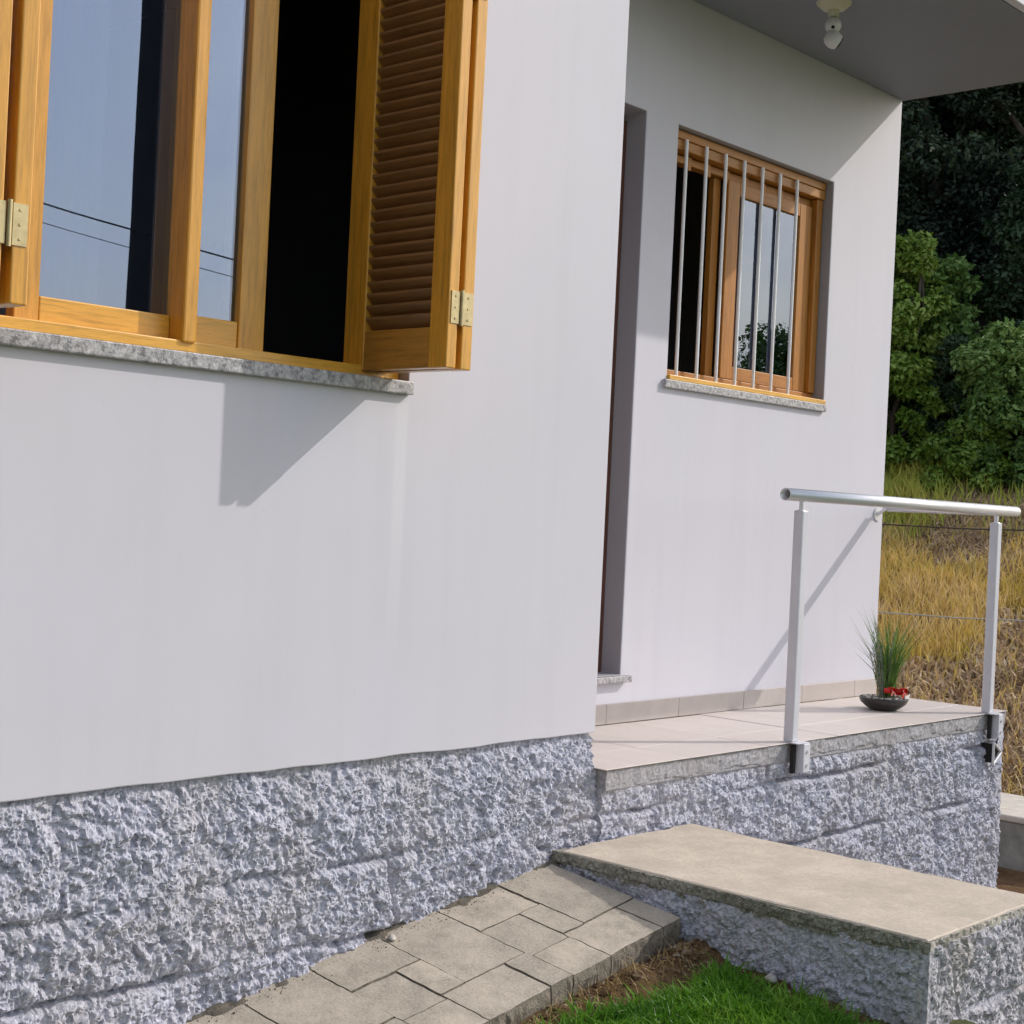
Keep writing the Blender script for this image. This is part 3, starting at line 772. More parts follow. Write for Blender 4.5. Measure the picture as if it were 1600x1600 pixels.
def h_sl(A, B):
    base = np.interp(B, [-1.0, -0.45, -0.3, -0.24, -0.2], [-0.02, -0.004, 0.0, -0.004, -0.012])
    edge = 1 - sstep(-1.19, -1.207, A) * 0.0
    return 0.002 + (base + roughcast(A * 1.0, B, 21, 0.9) + joints(A, B, JL, [-0.375, -0.56], 23, 0.007, 0.02)) * sstep(SY0 + 0.001, SY0 + 0.035, A)
stone_face(step, (SX0, 0, 0), (0, 1, 0), (0, 0, 1), (-1, 0, 0), SY0, SY1 + 0.02, [SZ - 0.036, -0.375, -0.56, -0.85], [[-0.93], [-0.62], []], h_sl, 0.0045, M['rough'], 'block', 23)
def h_rim(A, B): return 0.0035 + roughcast(A, B, 33, 0.55) * sstep(SY0 + 0.001, SY0 + 0.035, A) - 0.006 * (1 - sstep(SZ - 0.040, SZ - 0.030, B))
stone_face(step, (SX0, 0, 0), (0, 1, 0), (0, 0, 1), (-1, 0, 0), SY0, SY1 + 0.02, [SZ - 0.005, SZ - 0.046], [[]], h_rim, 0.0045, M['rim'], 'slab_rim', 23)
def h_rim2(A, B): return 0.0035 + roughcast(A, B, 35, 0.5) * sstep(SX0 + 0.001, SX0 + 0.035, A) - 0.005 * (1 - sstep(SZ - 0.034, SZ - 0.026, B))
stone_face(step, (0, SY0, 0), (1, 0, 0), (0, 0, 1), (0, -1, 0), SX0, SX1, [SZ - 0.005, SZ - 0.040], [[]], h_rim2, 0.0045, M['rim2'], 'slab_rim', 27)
def h_se(A, B):
    return 0.002 + (roughcast(A, B, 25, 0.9) + joints(A, B, [(0.1, -0.42, -0.2)], [-0.42, -0.62], 27, 0.008, 0.02)) * sstep(SX0 + 0.001, SX0 + 0.035, A) * (1 - sstep(SX1 - 0.012, SX1 + 0.008, A))
stone_face(step, (0, SY0, 0), (1, 0, 0), (0, 0, 1), (0, -1, 0), SX0, SX1, [SZ - 0.020, -0.42, -0.62, -1.05], [[0.1], [-0.05, 0.25], []], h_se, 0.0045, M['rough_step'], 'block', 27)
stone_face(step, (SX1, 0, 0), (0, 1, 0), (0, 0, 1), (1, 0, 0), SY0, SY1 + 0.02, [SZ - 0.008, -0.5, -1.05], [[-0.7], [-0.4]], lambda A, B: roughcast(A, B, 29, 0.8) * sstep(SY0 + 0.001, SY0 + 0.035, A), 0.012, M['rough_step'], 'block')
box('core', M['rough'], step, SX0 + 0.008, SX1 - 0.01, SY0 + 0.008, SY1, -1.05, SZ - 0.014, 0)

# ------------------------------------------------------------------ paved path
def path_z(x, y): return -0.242 + 0.155 * (x + 0.21) + 0.113 * (y + 0.05)
path = bpy.data.objects.new('path', None); COL.objects.link(path); path.location = (-0.22, -0.28, -0.3); struct(path)
def paver(x0, x1, y0, y1, label=None):
    gdz = random.uniform(-0.0015, 0.0015); tilt = (random.uniform(-0.006, 0.006), random.uniform(-0.006, 0.006))
    g = 0.0015 + random.uniform(0, 0.0012); n = 0
    x0 += g; x1 -= g; y0 += g; y1 -= g
    nx = max(2, int((x1 - x0) / 0.01)); ny = max(2, int((y1 - y0) / 0.01))
    A, Bq = np.meshgrid(np.linspace(x0, x1, nx + 1), np.linspace(y0, y1, ny + 1))
    # rim wobble: worn edges
    wx = fbm(A, Bq, 34, 3, 90) * 0.0036; wy = fbm(A, Bq, 34, 3, 95) * 0.0036
    if y0 < -0.49: wy = wy - np.where(Bq < y0 + 1e-4, fbm(A, Bq, 9, 3, 61) * 0.010, 0)
    ed = np.minimum(np.minimum(A - x0, x1 - A), np.minimum(Bq - y0, y1 - Bq))
    Z = path_z(A, Bq) + gdz + tilt[0] * (A - x0) + tilt[1] * (Bq - y0) + fbm(A, Bq, 10, 3, 50) * 0.0018 + fbm(A, Bq, 45, 3, 52) * 0.0007
    V = np.stack([A + wx, Bq + wy, Z], -1).reshape(-1, 3)
    idx = np.arange((nx + 1) * (ny + 1)).reshape(ny + 1, nx + 1)
    q = np.stack([idx[:-1, :-1], idx[:-1, 1:], idx[1:, 1:], idx[1:, :-1]], -1).reshape(-1, 4)
    ring = np.concatenate([idx[0, :], idx[1:, -1], idx[-1, -2::-1], idx[-2:0:-1, 0]])
    top_r = V[ring]; front = top_r[:, 1] < -0.49
    mid = top_r + np.array([0, 0, -0.022]); mid[:, 1] -= np.where(front, 0.004 + fbm(top_r[:, 0], top_r[:, 1], 60, 3, 64) * 0.007, 0)
    low = V[ring] + np.array([0, 0, -0.075]); low[:, 1] += np.where(V[ring][:, 1] < -0.49, fbm(V[ring][:, 0], V[ring][:, 1], 25, 3, 62) * 0.014, 0); n0 = len(V); k_ = len(ring); V = np.concatenate([V, mid, low]); rm = np.arange(k_) + n0; rb = rm + k_
    sk = np.stack([ring, rm, np.roll(rm, -1), np.roll(ring, -1)], -1)
    sk2 = np.stack([rm, rb, np.roll(rb, -1), np.roll(rm, -1)], -1)
    o = np_mesh('paver', V, [(4, np.concatenate([q, sk, sk2]))], M['paver'], path, (x0, y0, float(path_z(x0, y0)) - 0.05), False)
    o.data.materials.append(M['paver_side'])
    o.data.polygons.foreach_set('material_index', np.concatenate([np.zeros(len(q), np.int32), np.ones(2 * k_, np.int32)])); o.data.update()
    return o
for k in range(9):
    o = -1.113 - 0.4375 * (k - 1)
    L = [(0, 0.143, -0.515, -0.378), (0, 0.143, -0.378, -0.20), (0, 0.227, -0.20, -0.035), (0.143, 0.227, -0.355, -0.20),
         (0.143, 0.358, -0.515, -0.355), (0.358, 0.4375, -0.515, -0.355), (0.227, 0.4375, -0.355, -0.035)]
    for (a, b, c, d) in L:
        x0, x1 = o + a, o + b
        if k == 0:
            if x0 > -0.24: continue
            x1 = min(x1, -0.226)
        paver(x0, x1, c, d)
# bedding under the pavers, ragged mortar line against the plinth
def bed():
    nx, ny = 420, 26
    A, Bq = np.meshgrid(np.linspace(-4.6, -0.22, nx), np.linspace(-0.55, 0.03, ny))
    Z = path_z(A, Bq) - 0.012 + fbm(A, Bq, 30, 3, 12) * 0.006
    inn = sstep(-0.095, -0.03, Bq + fbm(A, Bq, 7, 3, 15) * 0.03)
    Z = Z + inn * (0.012 + 0.016 * np.maximum(0, fbm(A, Bq, 16, 4, 17) + 0.25))
    outr = 1 - sstep(-0.515, -0.485, Bq)
    Z = Z - outr * (0.09)
    Bw = Bq + outr * fbm(A, Bq, 12, 3, 19) * 0.018
    V = np.stack([A, Bw, Z], -1).reshape(-1, 3)
    idx = np.arange(nx * ny).reshape(ny, nx)
    q = np.stack([idx[:-1, :-1], idx[:-1, 1:], idx[1:, 1:], idx[1:, :-1]], -1).reshape(-1, 4)
    np_mesh('path_bed', V, [(4, q)], M['bed'], path, (-0.22, -0.28, -0.3), True)
bed()

# ------------------------------------------------------------------ railing
rail = thing('railing', 'white metal handrail on two square posts along the porch edge', 'railing', (1.8, -0.05, 0))
HZ = 0.852
def open_tube(a, b, R, t=0.003, n=24):
    a = Vector(a); b = Vector(b); mb = MB(); d = (b - a).normalized(); L = (b - a).length
    return mb.lathe(a, [(R - t, 0.05), (R - t, 0.0), (R, 0.0), (R, L), (R - t, L), (R - t, L - 0.05)], n, d)
open_tube((0.905, -0.05, HZ), (2.735, -0.05, HZ), 0.0215).build('handrail', M['alu'], rail)
open_tube((2.655, -0.028, HZ - 0.001), (2.655, D - 0.055, HZ - 0.001), 0.021).build('return_rail', M['alu'], rail)
MB().tube((2.655, D - 0.056, HZ - 0.001), (2.655, D - 0.004, HZ - 0.034), 0.008, n=12).tube((2.655, D - 0.006, HZ - 0.034), (2.655, D, HZ - 0.034), 0.032, n=20).build('wall_bracket', M['alu'], rail)
def post(x):
    box('post', M['white_metal'], rail, x - 0.020, x + 0.020, -0.069, -0.031, 0.003, HZ - 0.052, 0.005, None)
    MB().tube((x, -0.05, HZ - 0.052), (x, -0.05, HZ - 0.022), 0.009, n=12).lathe((x, -0.05, HZ - 0.054), [(0.0, 0.004), (0.015, 0.003), (0.015, 0.0)], 16).build('rail_support', M['alu'], rail)
    box('base_plate', M['white_metal'], rail, x - 0.026, x + 0.046, -0.096, -0.026, -0.0005, 0.003, 0.001)
    box('side_bracket', M['white_metal'], rail, x + 0.008, x + 0.050, -0.100, -0.066, -0.10, -0.0008, 0.003)
    box('shadow_gap', M['rail_shadow'], rail, x - 0.014, x + 0.004, -0.072, -0.058, -0.105, -0.006, 0.002)  # black block put in as the shade of the gap beside the bracket
post(1.012); post(2.545)
for x in (1.041, 2.574):
    for z in (-0.028, -0.075):
        MB().tube((x, -0.100, z), (x, -0.105, z), 0.007, 0.006, n=6, smooth=False).build('bolt', M['alu'], rail)
# bent steel angle sticking out of the wall under the far post
mb = MB(); cx, cz = 2.575, -0.165
tri = [(-0.03, 0.045), (0.045, 0.0), (-0.03, -0.045)]
for i in range(3):
    a = tri[i]; b = tri[(i + 1) % 3]
    mb.tube((cx + a[0], -0.085, cz + a[1]), (cx + b[0], -0.085, cz + b[1]), 0.006, n=8)
mb.build('steel_angle', M['alu'], rail)
MB().add([(cx + a[0] * 0.9, -0.078, cz + a[1] * 0.9) for a in tri] + [(cx + a[0] * 0.9, -0.03, cz + a[1] * 0.9) for a in tri], [(0, 2, 1), (3, 4, 5), (0, 1, 4, 3), (1, 2, 5, 4), (2, 0, 3, 5)]).build('shadow_hollow', M['rail_shadow'], rail)  # black filler put in as the shade inside the hollow angle

# ------------------------------------------------------------------ ceiling camera
sc = thing('security_camera', 'white bulb-shaped security camera hanging from the porch ceiling', 'camera', (1.395, 0.15, ZC))
cx, cy = 1.395, 0.15
MB().lathe((cx, cy, ZC), [(0.0, -0.03), (0.03, -0.03), (0.045, -0.024), (0.062, -0.008), (0.066, 0.0)], 28).build('ceiling_rose', M['cream'], sc)
MB().lathe((cx, cy, ZC), [(0.0, -0.055), (0.02, -0.055), (0.022, -0.03)], 20).build('lamp_socket', M['cream'], sc)
pr = [(max(0.0, 0.031 * math.cos(t)), -0.084 + 0.031 * math.sin(t)) for t in [math.radians(a) for a in range(-90, 91, 12)]]
MB().lathe((cx, cy, ZC), pr, 28).build('camera_body', M['plastic'], sc)
hd = Vector((cx + 0.004, cy - 0.002, ZC - 0.137))
ax = Vector((0.72, -0.55, -0.48)).normalized()
MB().lathe(hd, [(0.0, -0.036), (0.018, -0.032), (0.029, -0.02), (0.034, -0.002), (0.031, 0.014), (0.027, 0.022)], 28, ax).build('camera_head', M['plastic'], sc)
MB().lathe(hd, [(0.027, 0.0215), (0.024, 0.028), (0.0, 0.030)], 28, ax).build('lens_face', M['black'], sc)
dv = (CAM - Vector((cx, cy, ZC - 0.084))).normalized(); dv.z -= 0.25; dv.normalize()
MB().lathe(Vector((cx, cy, ZC - 0.084)) + dv * 0.0285, [(0.007, 0.0), (0.0065, 0.004), (0.0, 0.0045)], 16, dv).build('sensor_hole', M['black'], sc)

# ------------------------------------------------------------------ blades / leaves
def blades(n, px, py, pz, length, width, lean, seed=0, segs=2, up=None):
    """n grass blades: returns V, faces"""
    g = np.random.default_rng(seed)
    az = g.uniform(0, 2 * np.pi, n); face = g.uniform(0, 2 * np.pi, n)
    L = length * g.uniform(0.55, 1.25, n); ln = lean * g.uniform(0.2, 1.4, n)
    w = width * g.uniform(0.7, 1.2, n)
    dx, dy = np.cos(az), np.sin(az); sx, sy = np.cos(face), np.sin(face)
    P = []
    for k, (hh, bb, ww) in enumerate(((0.0, 0.0, 0.8), (0.55, 0.35, 1.0), (1.0, 1.0, 0.0))):
        z = pz + L * hh * np.sqrt(np.clip(1 - (ln * bb * 0.6) ** 2, 0.05, 1)); x = px + dx * L * ln * bb; y = py + dy * L * ln * bb
        if ww > 0:
            P.append(np.stack([x - sx * w * ww / 2, y - sy * w * ww / 2, z], -1)); P.append(np.stack([x + sx * w * ww / 2, y + sy * w * ww / 2, z], -1))
        else: P.append(np.stack([x, y, z], -1))
    V = np.stack(P, 1).reshape(-1, 3); b = np.arange(n)[:, None] * 5
    return V, [(4, b + np.array([0, 1, 3, 2])), (3, b + np.array([2, 3, 4]))]

# lawn near the step
def lawn():
    n = 80000
    g = np.random.default_rng(3)
    x = -0.28 - np.abs(g.normal(0, 0.62, n)) ** 1.0; y = -0.60 - np.abs(g.normal(0, 0.55, n))
    x2 = g.uniform(-6, -0.2, n // 3); y2 = g.uniform(-6, -0.66, n // 3)
    x = np.concatenate([x, x2]); y = np.concatenate([y, y2])
    ed = fbm(x, y, 5, 3, 200) * 0.07
    d = np.minimum(-0.63 - y, (-0.27 - x)) + ed                     # distance inside the turf
    dy_ = -0.655 + 0.085 * np.clip((-x - 0.45) / 0.45, 0, 1) - y + ed * 0.8; dx_ = -0.285 - x + ed + 0.18 * (1 - sstep(-1.25, -0.85, y)) * 0
    keep = (dy_ > 0) & (dx_ > 0) & (g.uniform(0, 1, len(x)) < sstep(0.0, 0.12, np.minimum(dy_, dx_)) * 0.85 + 0.1)
    keep &= g.uniform(0, 1, len(x)) < 0.35 + 0.65 * sstep(-0.35, 0.1, fbm(x, y, 4, 3, 210))
    x, y = x[keep], y[keep]
    z = ground_z(x, y) - 0.004
    V, F = blades(len(x), x, y, z, 0.062, 0.0062, 0.95, 5)
    o = np_mesh('lawn_grass', V, F, M['lawn']); o['kind'] = 'stuff'; tag(o, 'bright green short grass growing beside the paved path', 'grass')
    # straw and dead blades on the bare strip
    n = 1700
    x = g.uniform(-3.5, -0.24, n); y = -0.545 - np.abs(g.normal(0, 0.06, n))
    V, F = blades(n, x, y, ground_z(x, y), 0.035, 0.0024, 1.3, 8)
    o = np_mesh('dry_grass', V, F, M['straw']); o['kind'] = 'stuff'; tag(o, 'straw coloured dead grass on the bare soil along the path', 'grass')
lawn()
# clods and grit along path and step
def grit():
    n = 2600; g = np.random.default_rng(31); V = []; F = []
    x = np.concatenate([g.uniform(-4.4, -0.25, n // 2), -0.235 - np.abs(g.normal(0, 0.09, n // 2))]); y = np.concatenate([-0.53 - np.abs(g.normal(0, 0.05, n // 2)), g.uniform(-1.6, -0.52, n - n // 2)])
    xa = g.uniform(-4.4, -0.3, 900); ya = -0.045 - np.abs(g.normal(0, 0.03, 900))
    x = np.concatenate([x, xa]); y = np.concatenate([y, ya])
    z = ground_z(x, y); z[-900:] = path_z(xa, ya) + 0.002
    s = g.uniform(0.0025, 0.010, len(x)) * np.where(g.uniform(0, 1, len(x)) < 0.06, 1.8, 1)
    s[-900:] *= 0.28
    oc = np.array([(1, 0, 0), (-1, 0, 0), (0, 1, 0), (0, -1, 0), (0, 0, 0.8), (0, 0, -0.8)], float)
    J = oc[None] * s[:, None, None] * g.uniform(0.6, 1.2, (len(x), 6, 1)) + np.stack([x, y, z], -1)[:, None]
    fc = np.array([(0, 2, 4), (2, 1, 4), (1, 3, 4), (3, 0, 4), (2, 0, 5), (1, 2, 5), (3, 1, 5), (0, 3, 5)])
    fa = (np.arange(len(x))[:, None, None] * 6 + fc[None]).reshape(-1, 3)
    o = np_mesh('soil_clods', J.reshape(-1, 3), [(3, fa)], M['clod']); o['kind'] = 'stuff'; tag(o, 'crumbs of brown soil and grit at the foot of path and step', 'soil')
mm, t_, b_ = mat('clods', 0.95, 0.2)
t_.links.new(ramp(t_, island(t_), [(0.0, (0.07, 0.04, 0.022)), (0.6, (0.20, 0.125, 0.07)), (0.93, (0.30, 0.22, 0.15)), (1.0, (0.5, 0.46, 0.40))]), b_.inputs['Base Color'])
M['clod'] = mm
grit()
def pebble(x, y, z, s, label):
    mb = MB(); prof = [(s * math.cos(math.radians(a)) * (1 + 0.12 * math.sin(a)), s * 0.65 * math.sin(math.radians(a))) for a in range(-90, 91, 18)]
    mb.lathe((x, y, z), prof, 12)
    o = mb.build('pebble', M['pebble'], None, (x, y, z)); o.rotation_euler = (0.2, 0.1, 0.7); o.scale = (1.25, 0.9, 1)
    tag(o, label, 'stone')
pebble(-0.245, -0.80, float(ground_z(-0.245, -0.80)) + 0.012, 0.017, 'pale pebble lying in the soil against the shaded step side')
pebble(-0.868, -0.075, float(path_z(-0.868, -0.075)) + 0.006, 0.012, 'small white mortar crumb lying on the pavers at the plinth')

# ------------------------------------------------------------------ pot plant
px_, py_ = 2.20, 0.245
pot = thing('potted_plant', 'slim green reed plant in a shallow dark bowl with red ribbon', 'plant', (px_, py_, 0))
MB().lathe((px_, py_, 0.001), [(0.0, 0.0), (0.052, 0.0), (0.07, 0.010), (0.094, 0.030), (0.101, 0.048), (0.097, 0.052), (0.092, 0.046), (0.0, 0.040)], 40).build('bowl', M['bowl'], pot)
mbp = MB(); g = random.Random(5)
for i in range(46):
    a = g.uniform(0, 6.283); R = 0.085 * math.sqrt(g.random()); s = g.uniform(0.006, 0.012)
    mbp.lathe((px_ + R * math.cos(a), py_ + R * math.sin(a), 0.045 + s * 0.5), [(0, -s), (s * 0.8, -s * 0.4), (s, 0), (s * 0.7, s * 0.5), (0, s * 0.7)], 6)
o = mbp.build('gravel', M['pebble'], pot); o['kind'] = 'stuff'
gg = np.random.default_rng(12)
n = 130
ax_ = gg.normal(0, 0.016, n); ay_ = gg.normal(0, 0.014, n)
V, F = blades(n, px_ + 0.018 + ax_, py_ + ay_, np.full(n, 0.05), 0.33, 0.0048, 0.5, 21)
o = np_mesh('foliage', V, F, M['reed'], pot, (px_, py_, 0)); o['kind'] = 'stuff'
# feathery sprigs
mbs = MB(); g = random.Random(9)
for i in range(15):
    a = Vector((px_ - 0.01 + g.uniform(-0.02, 0.02), py_ + g.uniform(-0.015, 0.015), 0.05))
    b = a + Vector((g.uniform(-0.12, 0.10), g.uniform(-0.03, 0.03), g.uniform(0.20, 0.34)))
    mbs.tube(a, b, 0.0014, 0.0008, n=5)
    for k in range(12):
        t = 0.35 + 0.65 * k / 12; c = a.lerp(b, t)
        d = Vector((g.uniform(-1, 1), g.uniform(-1, 1), g.uniform(0.2, 1.2))).normalized() * g.uniform(0.015, 0.032)
        w = Vector((d.y, -d.x, 0.003)).normalized() * 0.0022
        mbs.add([c - w, c + w, c + d * 0.7 + w, c + d, c + d * 0.7 - w], [(0, 1, 2, 3, 4)])
o = mbs.build('sprigs', M['pale_sprig'], pot); o['kind'] = 'stuff'
def bow(x, y, z, s):
    mb = MB()
    for sg in (-1, 1):
        pts = []
        for k in range(9):
            t = k / 8 * 2 * math.pi
            pts.append((x + sg * s * (1 - math.cos(t)) * 0.55, z + s * math.sin(t) * 0.5 * (1 - math.cos(t)) * 0.8))
        for k in range(8):
            a, b = pts[k], pts[k + 1]
            mb.add([(a[0], y - 0.012, a[1]), (b[0], y - 0.012, b[1]), (b[0], y + 0.014, b[1]), (a[0], y + 0.014, a[1])], [(0, 1, 2, 3)], True)
        mb.add([(x - 0.005, y - 0.014, z), (x + 0.005, y - 0.014, z), (x + sg * s * 0.8 + 0.007, y - 0.02, z - s * 0.9), (x + sg * s * 0.8 - 0.009, y - 0.02, z - s * 0.85)], [(0, 1, 2, 3)])
    mb.lathe((x, y - 0.002, z), [(0, -0.008), (0.009, -0.004), (0.009, 0.004), (0, 0.008)], 10)
    mb.build('ribbon', M['red'], pot)
M['cloth'] = m_simple('white_cloth', (0.75, 0.72, 0.70), 0.8, 0.05, 10)
MB().add([(px_ + 0.02, py_ - 0.085, 0.05), (px_ + 0.075, py_ - 0.075, 0.052), (px_ + 0.08, py_ - 0.078, 0.072), (px_ + 0.05, py_ - 0.082, 0.066), (px_ + 0.02, py_ - 0.086, 0.068)], [(0, 1, 2, 3, 4)]).build('ribbon_tail', M['cloth'], pot)
bow(px_ + 0.055, py_ - 0.05, 0.078, 0.028); bow(px_ - 0.035, py_ - 0.045, 0.088, 0.022)

# ------------------------------------------------------------------ hillside vegetation
def hill_pt(dist, t):
    """point at ground distance `dist` along the slope axis from the porch side, offset t across"""
    v = HE * (dist - 4.43) + HN * t
    return v[0], v[1]
T0 = CAM.x * HN[0] + CAM.y * HN[1]          # cross offset of the viewpoint
def hillgrass():
    g = np.random.default_rng(40)
    n = 90000
    s = g.uniform(4.9, 11.5, n); t = g.normal(0, 2.6, n) + T0
    x = s * HE[0] + t * HN[0]; y = s * HE[1] + t * HN[1]
    ok = ~((x < XR + 0.15) & (y > -0.2)); x, y, s = x[ok], y[ok], s[ok]
    z = ground_z(x, y)
    dead = fbm(x, y, 1.1, 3, 300) + 0.75 * (1 - sstep(5.6, 8.6, s)) - 0.2
    grn = sstep(9.9, 11.0, s + fbm(x, y, 1.3, 3, 310) * 0.8)
    rnd = g.uniform(0, 1, len(x))
    kd = rnd < sstep(-0.3, 0.25, dead) * 0.92
    kg = (~kd) & (g.uniform(0, 1, len(x)) < grn)
    ky = ~(kd | kg)
    V, F = blades(ky.sum(), x[ky], y[ky], z[ky], 0.18, 0.009, 0.6, 41)
    o = np_mesh('hill_grass', V, F, M['hillgrass']); o['kind'] = 'stuff'; tag(o, 'tall dry yellow grass covering the slope behind the porch', 'grass')
    V, F = blades(kg.sum(), x[kg], y[kg], z[kg], 0.26, 0.016, 0.55, 42)
    o = np_mesh('green_weeds', V, F, M['hillgreen']); o['kind'] = 'stuff'; tag(o, 'yellow green weeds in a band below the shrubs', 'weeds')
    V, F = blades(kd.sum(), x[kd], y[kd], z[kd], 0.10, 0.020, 1.25, 43)
    o = np_mesh('dead_weeds', V, F, M['dead']); o['kind'] = 'stuff'; tag(o, 'flattened brown dead weeds on the lower slope', 'weeds')
hillgrass()

def leaf_cloud(centres, radii, n, size, seed, flat=0.5):
    g = np.random.default_rng(seed)
    c = g.integers(0, len(centres), n)
    d = g.normal(0, 1, (n, 3)); d /= np.linalg.norm(d, axis=1, keepdims=True)
    rr = g.uniform(0.45, 1.0, n) ** 0.5
    P = centres[c] + d * (radii[c] * rr)[:, None] * np.array([1, 1, 0.75])
    # leaf frame: normal mostly outward/up
    nrm = d * 0.6 + g.normal(0, 0.5, (n, 3)) + np.array([0, 0, flat]); nrm /= np.linalg.norm(nrm, axis=1, keepdims=True)
    a = np.cross(nrm, g.normal(0, 1, (n, 3))); a /= np.linalg.norm(a, axis=1, keepdims=True); b = np.cross(nrm, a)
    L = size * g.uniform(0.6, 1.3, n)[:, None]; Wd = L * 0.28
    q = np.stack([P, P + a * L * 0.45 + b * Wd - nrm * L * 0.05, P + a * L - nrm * L * 0.16, P + a * L * 0.45 - b * Wd - nrm * L * 0.05], 1)
    F = np.arange(n)[:, None] * 4 + np.array([0, 1, 2, 3])
    return q.reshape(-1, 3), [(4, F)]

def crown_mesh(name, h0, h1, R, nclump, n, size, m, seed, parent_clumps=1.0):
    g = np.random.default_rng(seed)
    z = g.uniform(0, 1, nclump); prof = np.sin(np.pi * np.clip(z * 0.82 + 0.14, 0, 1)) ** 0.7 if h0 > 0.1 else np.sqrt(1 - 0.8 * z * z)
    a = g.uniform(0, 2 * np.pi, nclump); rr = R * prof * g.uniform(0.3, 1.0, nclump) ** 0.6
    C = np.stack([rr * np.cos(a), rr * np.sin(a), h0 + (h1 - h0) * z], -1)
    rad = R * g.uniform(0.16, 0.34, nclump) * parent_clumps
    V, F = leaf_cloud(C, rad, n, size, seed + 1)
    o = np_mesh(name, V, F, m)
    me = o.data; bpy.data.objects.remove(o)
    return me, C
def trunk_mesh(name, h, R, C, seed):
    g = random.Random(seed); mb = MB()
    p = Vector((0, 0, -0.4)); rad = R; pts = [p]
    for k in range(6):
        q = Vector((g.uniform(-0.12, 0.12) * k * 0.5, g.uniform(-0.12, 0.12) * k * 0.5, h * (k + 1) / 6)); 
        mb.tube(p, q, rad, rad * 0.82, 9, False); p = q; rad *= 0.82; pts.append(q)
    idx = list(range(len(C))); g.shuffle(idx)
    for i in idx[:14]:
        c = Vector(C[i]); b = min(pts[1:], key=lambda t: abs(t.z - c.z * 0.7))
        mid = b.lerp(c, 0.5) + Vector((0, 0, 0.15)); mb.tube(b, mid, R * 0.38, R * 0.25, 6, False); mb.tube(mid, c, R * 0.25, R * 0.08, 6, False)
    o = mb.build(name, M['bark'])
    me = o.data; bpy.data.objects.remove(o); return me

variants = []
for i, (h0, h1, R, nc, n, sz) in enumerate(((1.2, 7.5, 1.9, 120, 48000, 0.095), (0.6, 6.0, 1.7, 100, 40000, 0.10), (1.8, 9.5, 2.1, 140, 52000, 0.10))):
    me, C = crown_mesh('crown', h0, h1, R, nc, n, sz, M['forest'], 60 + i * 7)
    variants.append((me, trunk_mesh('trunk', h1 * 0.85, 0.16, C, 70 + i)))
def tree(name, s, t, var, sc, rz, label, cat='tree', group=None, mats=None):
    x = s * HE[0] + t * HN[0]; y = s * HE[1] + t * HN[1]; z = float(ground_z(x, y))
    o = thing(name, label, cat, (x, y, z - 0.05), group)
    o.rotation_euler = (0, 0, rz); o.scale = (sc, sc, sc)
    cme, tme = variants[var] if mats is None else mats
    for nm, me in (('trunk', tme), ('crown', cme)):
        c = bpy.data.objects.new(nm, me); COL.objects.link(c); c.parent = o
    return o
G = 'dark trees of the wood on the steep slope'
LB = 'dark dense tree in the shaded wood above the dry slope'
spots = [(14.0, -0.9, 1, 0.8), (14.6, 0.55, 1, 0.75), (13.9, 2.2, 0, 0.8), (16.8, -2.9, 0, 0.9), (16.0, 1.1, 2, 0.85), (16.3, -0.3, 0, 1.0), (15.8, 3.2, 2, 0.9),
         (18.2, 0.4, 2, 1.0), (18.0, -1.9, 1, 1.1), (18.4, 2.5, 0, 1.1), (21.0, -0.7, 2, 1.05), (21.0, 1.7, 0, 1.2), (21.5, 4.2, 2, 1.0), (20.5, -3.5, 2, 1.0),
         (15.0, 5.2, 0, 0.9), (17.5, 6.3, 2, 1.0), (24.5, 0.5, 2, 1.2), (24.5, 3.5, 0, 1.3), (24.5, -3.0, 2, 1.2), (16, 8.5, 1, 1.1), (21, 8, 0, 1.2)]
for (s, t, v, sc_) in spots:
    tree('tree', s, t + T0, v, sc_, random.uniform(0, 6.28), LB, 'tree', G)
# sunlit shrubs at the top of the grass
def shrub(s, t, h, R, n, size, m, seed, label, cat='shrub', group=None, name='shrub'):
    me, C = crown_mesh('crown', -0.05, h, R, int(24 + n / 320), n, size, m, seed)
    tm = trunk_mesh('trunk', h * 0.7, 0.045, C, seed + 3)
    return tree(name, s, t, 0, 1.0, random.uniform(0, 6), label, cat, group, (me, tm))
shrub(11.7, T0 + 0.72, 2.35, 0.55, 30000, 0.066, M['shrub'], 101, 'bright green leafy shrub beside the house wall edge at top of grass')
shrub(11.45, T0 - 0.36, 1.55, 0.60, 27000, 0.066, M['shrub2'], 111, 'rounded mid green shrub right of the bright one, before the dark wood')
shrub(11.8, T0 + 0.16, 1.25, 0.45, 18000, 0.062, M['shrub3'], 121, 'low dull green shrub in the dip between the two sunlit shrubs')
shrub(11.6, T0 - 1.15, 1.2, 0.6, 18000, 0.068, M['shrub2'], 126, 'low green shrub at the right edge above the handrail end')
shrub(12.2, T0 + 0.35, 2.0, 0.5, 14000, 0.075, M['shrub2'], 171, 'slender loose green shrub just right of the bright wall-side shrub')
shrub(11.35, T0 - 0.02, 0.65, 0.5, 12000, 0.06, M['shrub'], 181, 'knee-high bright undergrowth shrub at the top edge of the grass')
shrub(11.9, T0 - 2.4, 2.1, 0.9, 7000, 0.14, M['shrub'], 131, 'broad green shrub farther right than the handrail end')
shrub(11.7, T0 + 1.9, 2.4, 0.9, 7000, 0.14, M['shrub2'], 141, 'tall green shrub behind the end of the house')
shrub(12.6, T0 - 0.75, 2.6, 0.7, 20000, 0.08, M['shrub3'], 151, 'tall dull leafy shrub behind the rounded one, half in shade')

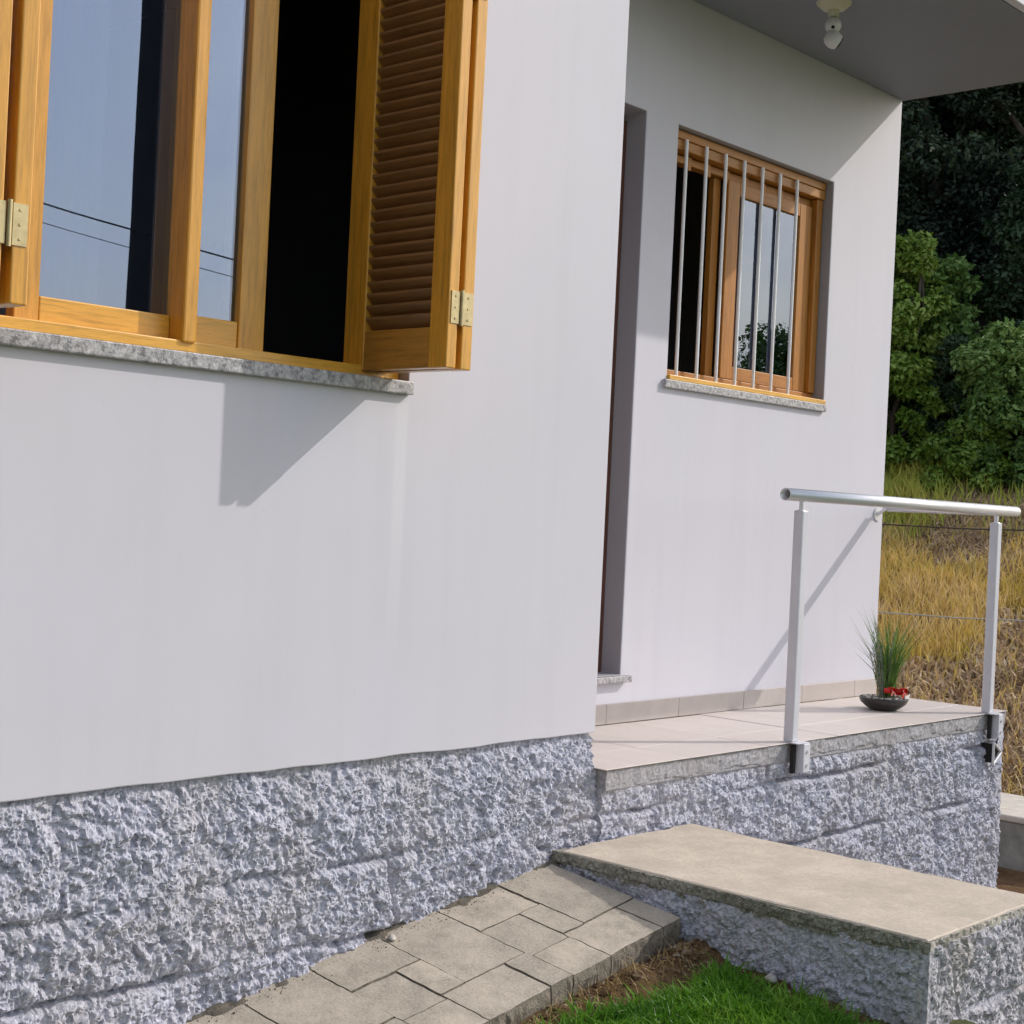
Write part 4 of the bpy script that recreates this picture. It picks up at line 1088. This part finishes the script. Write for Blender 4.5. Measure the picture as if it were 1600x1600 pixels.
# ------------------------------------------------------------------ wire fence, low wall
fence = thing('wire_fence', 'two strand wire fence crossing the dry grass behind the porch', 'fence', (6.5, 1.0, -0.9))
def strand(s, z, rad, m, sag, name='wire'):
    pts = []
    for k in range(41):
        t = -6 + 12 * k / 40; tt = (k % 14) / 14
        x = s * HE[0] + (t + T0) * HN[0]; y = s * HE[1] + (t + T0) * HN[1]
        pts.append(Vector((x, y, z - sag * math.sin(math.pi * tt) + 0.003 * math.sin(k * 2.1))))
    mb = MB()
    for a, b in zip(pts, pts[1:]): mb.tube(a, b, rad, n=6, caps=False)
    for k in range(0, 40):
        if m is M['wire']:
            c = pts[k].lerp(pts[k + 1], 0.5); mb.tube(c - Vector((0.01, 0.0, 0.016)), c + Vector((0.01, 0, 0.016)), rad * 0.8, n=4)
    mb.build(name, m, fence)
SF = 4.9
strand(SF, 0.80, 0.0045, M['wire'], 0.02); strand(SF, 0.27, 0.004, M['wire2'], 0.015)
for t in (-5.9, -2.6, 1.9, 5.2):
    x = SF * HE[0] + (t + T0) * HN[0]; y = SF * HE[1] + (t + T0) * HN[1]
    MB().tube((x + 0.03, y + 0.02, float(ground_z(x, y)) - 0.3), (x + 0.03, y + 0.02, 1.0), 0.05, 0.045, 10).build('post', M['bark'], fence)
lw = thing('low_wall', 'low weathered concrete wall with top coloured pale as if sunlit beyond the porch corner', 'wall', (4.2, 0.3, -0.9))
box('lit_top', M['lit_top'], lw, 3.55, 4.15, -0.6, 1.3, -0.632, -0.60, 0.008)  # top slab coloured lighter than the body to look sunlit
box('wall_body', M['low_wall'], lw, 3.57, 4.13, -0.58, 1.28, -1.1, -0.633, 0.008)

# ------------------------------------------------------------------ what the panes mirror: street side
pole = thing('utility_pole', 'dark utility pole across the garden carrying cables, mirrored in window', 'pole', (6.62, -12.3, -0.9))
MB().tube((6.62, -12.3, -1.2), (6.62, -12.3, 8.6), 0.17, 0.14, 14).build('shaft', M['pole'], pole)
box('crossarm', M['pole'], pole, 5.72, 7.52, -12.36, -12.24, 7.9, 8.02, 0.01)
def cable(P, name, label, rad=0.011):
    mb = MB()
    for a, b in zip(P, P[1:]): mb.tube(a, b, rad, n=6, caps=False)
    tag(mb.build(name, M['pole'], None, P[0]), label, 'cable', None)
def cab(off, sag):
    # runs past the pole, parallel to the garden front
    pts = []
    for k in range(61):
        t = k / 60; x = -6 + 30 * t
        pts.append(Vector((x, -11.4 + 0.10 * (x - 5), 3.76 - 0.105 * (x - 4.6) + off + sag * ((x - 6.5) / 8) ** 2)))
    return pts
cable(cab(0.0, 0.25), 'power_cable', 'upper dark power cable on the pole, mirrored in the big window')
cable(cab(-0.20, 0.25), 'power_cable', 'lower thinner power cable on the pole, mirrored in the big window', 0.005)
me, C = crown_mesh('crown', 0.8, 5.2, 2.2, 80, 22000, 0.14, M['shrub2'], 161)
tm = trunk_mesh('trunk', 4.2, 0.16, C, 162)
garden = [(18, -13.0, 0.55), (22, -14.2, 0.6), (26, -17, 1.0), (14, -24, 0.7), (31, -17, 1.3), (-8, -26, 0.8), (2, -30, 0.8), (20, -27, 0.9), (-9.5, -5, 1.1), (-9, -1.0, 1.25), (-9.5, 3.0, 1.2), (-12, -9, 1.3), (-13, -3, 1.5), (-13, 1.5, 1.5)]  # trees left of the house are added unseen to dim light from there
for i, (x, y, s_) in enumerate(garden):
    o = thing('tree', ('leafy green tree across the garden facing the house front' if y < -10 else 'leafy green tree added out of view on the left to cut sidelight'), 'tree', (x, y, float(ground_z(x, y)) - 0.05), 'trees across the garden')
    o.scale = (s_,) * 3; o.rotation_euler = (0, 0, i * 1.3)
    for nm, mz in (('trunk', tm), ('crown', me)):
        c = bpy.data.objects.new(nm, mz); COL.objects.link(c); c.parent = o
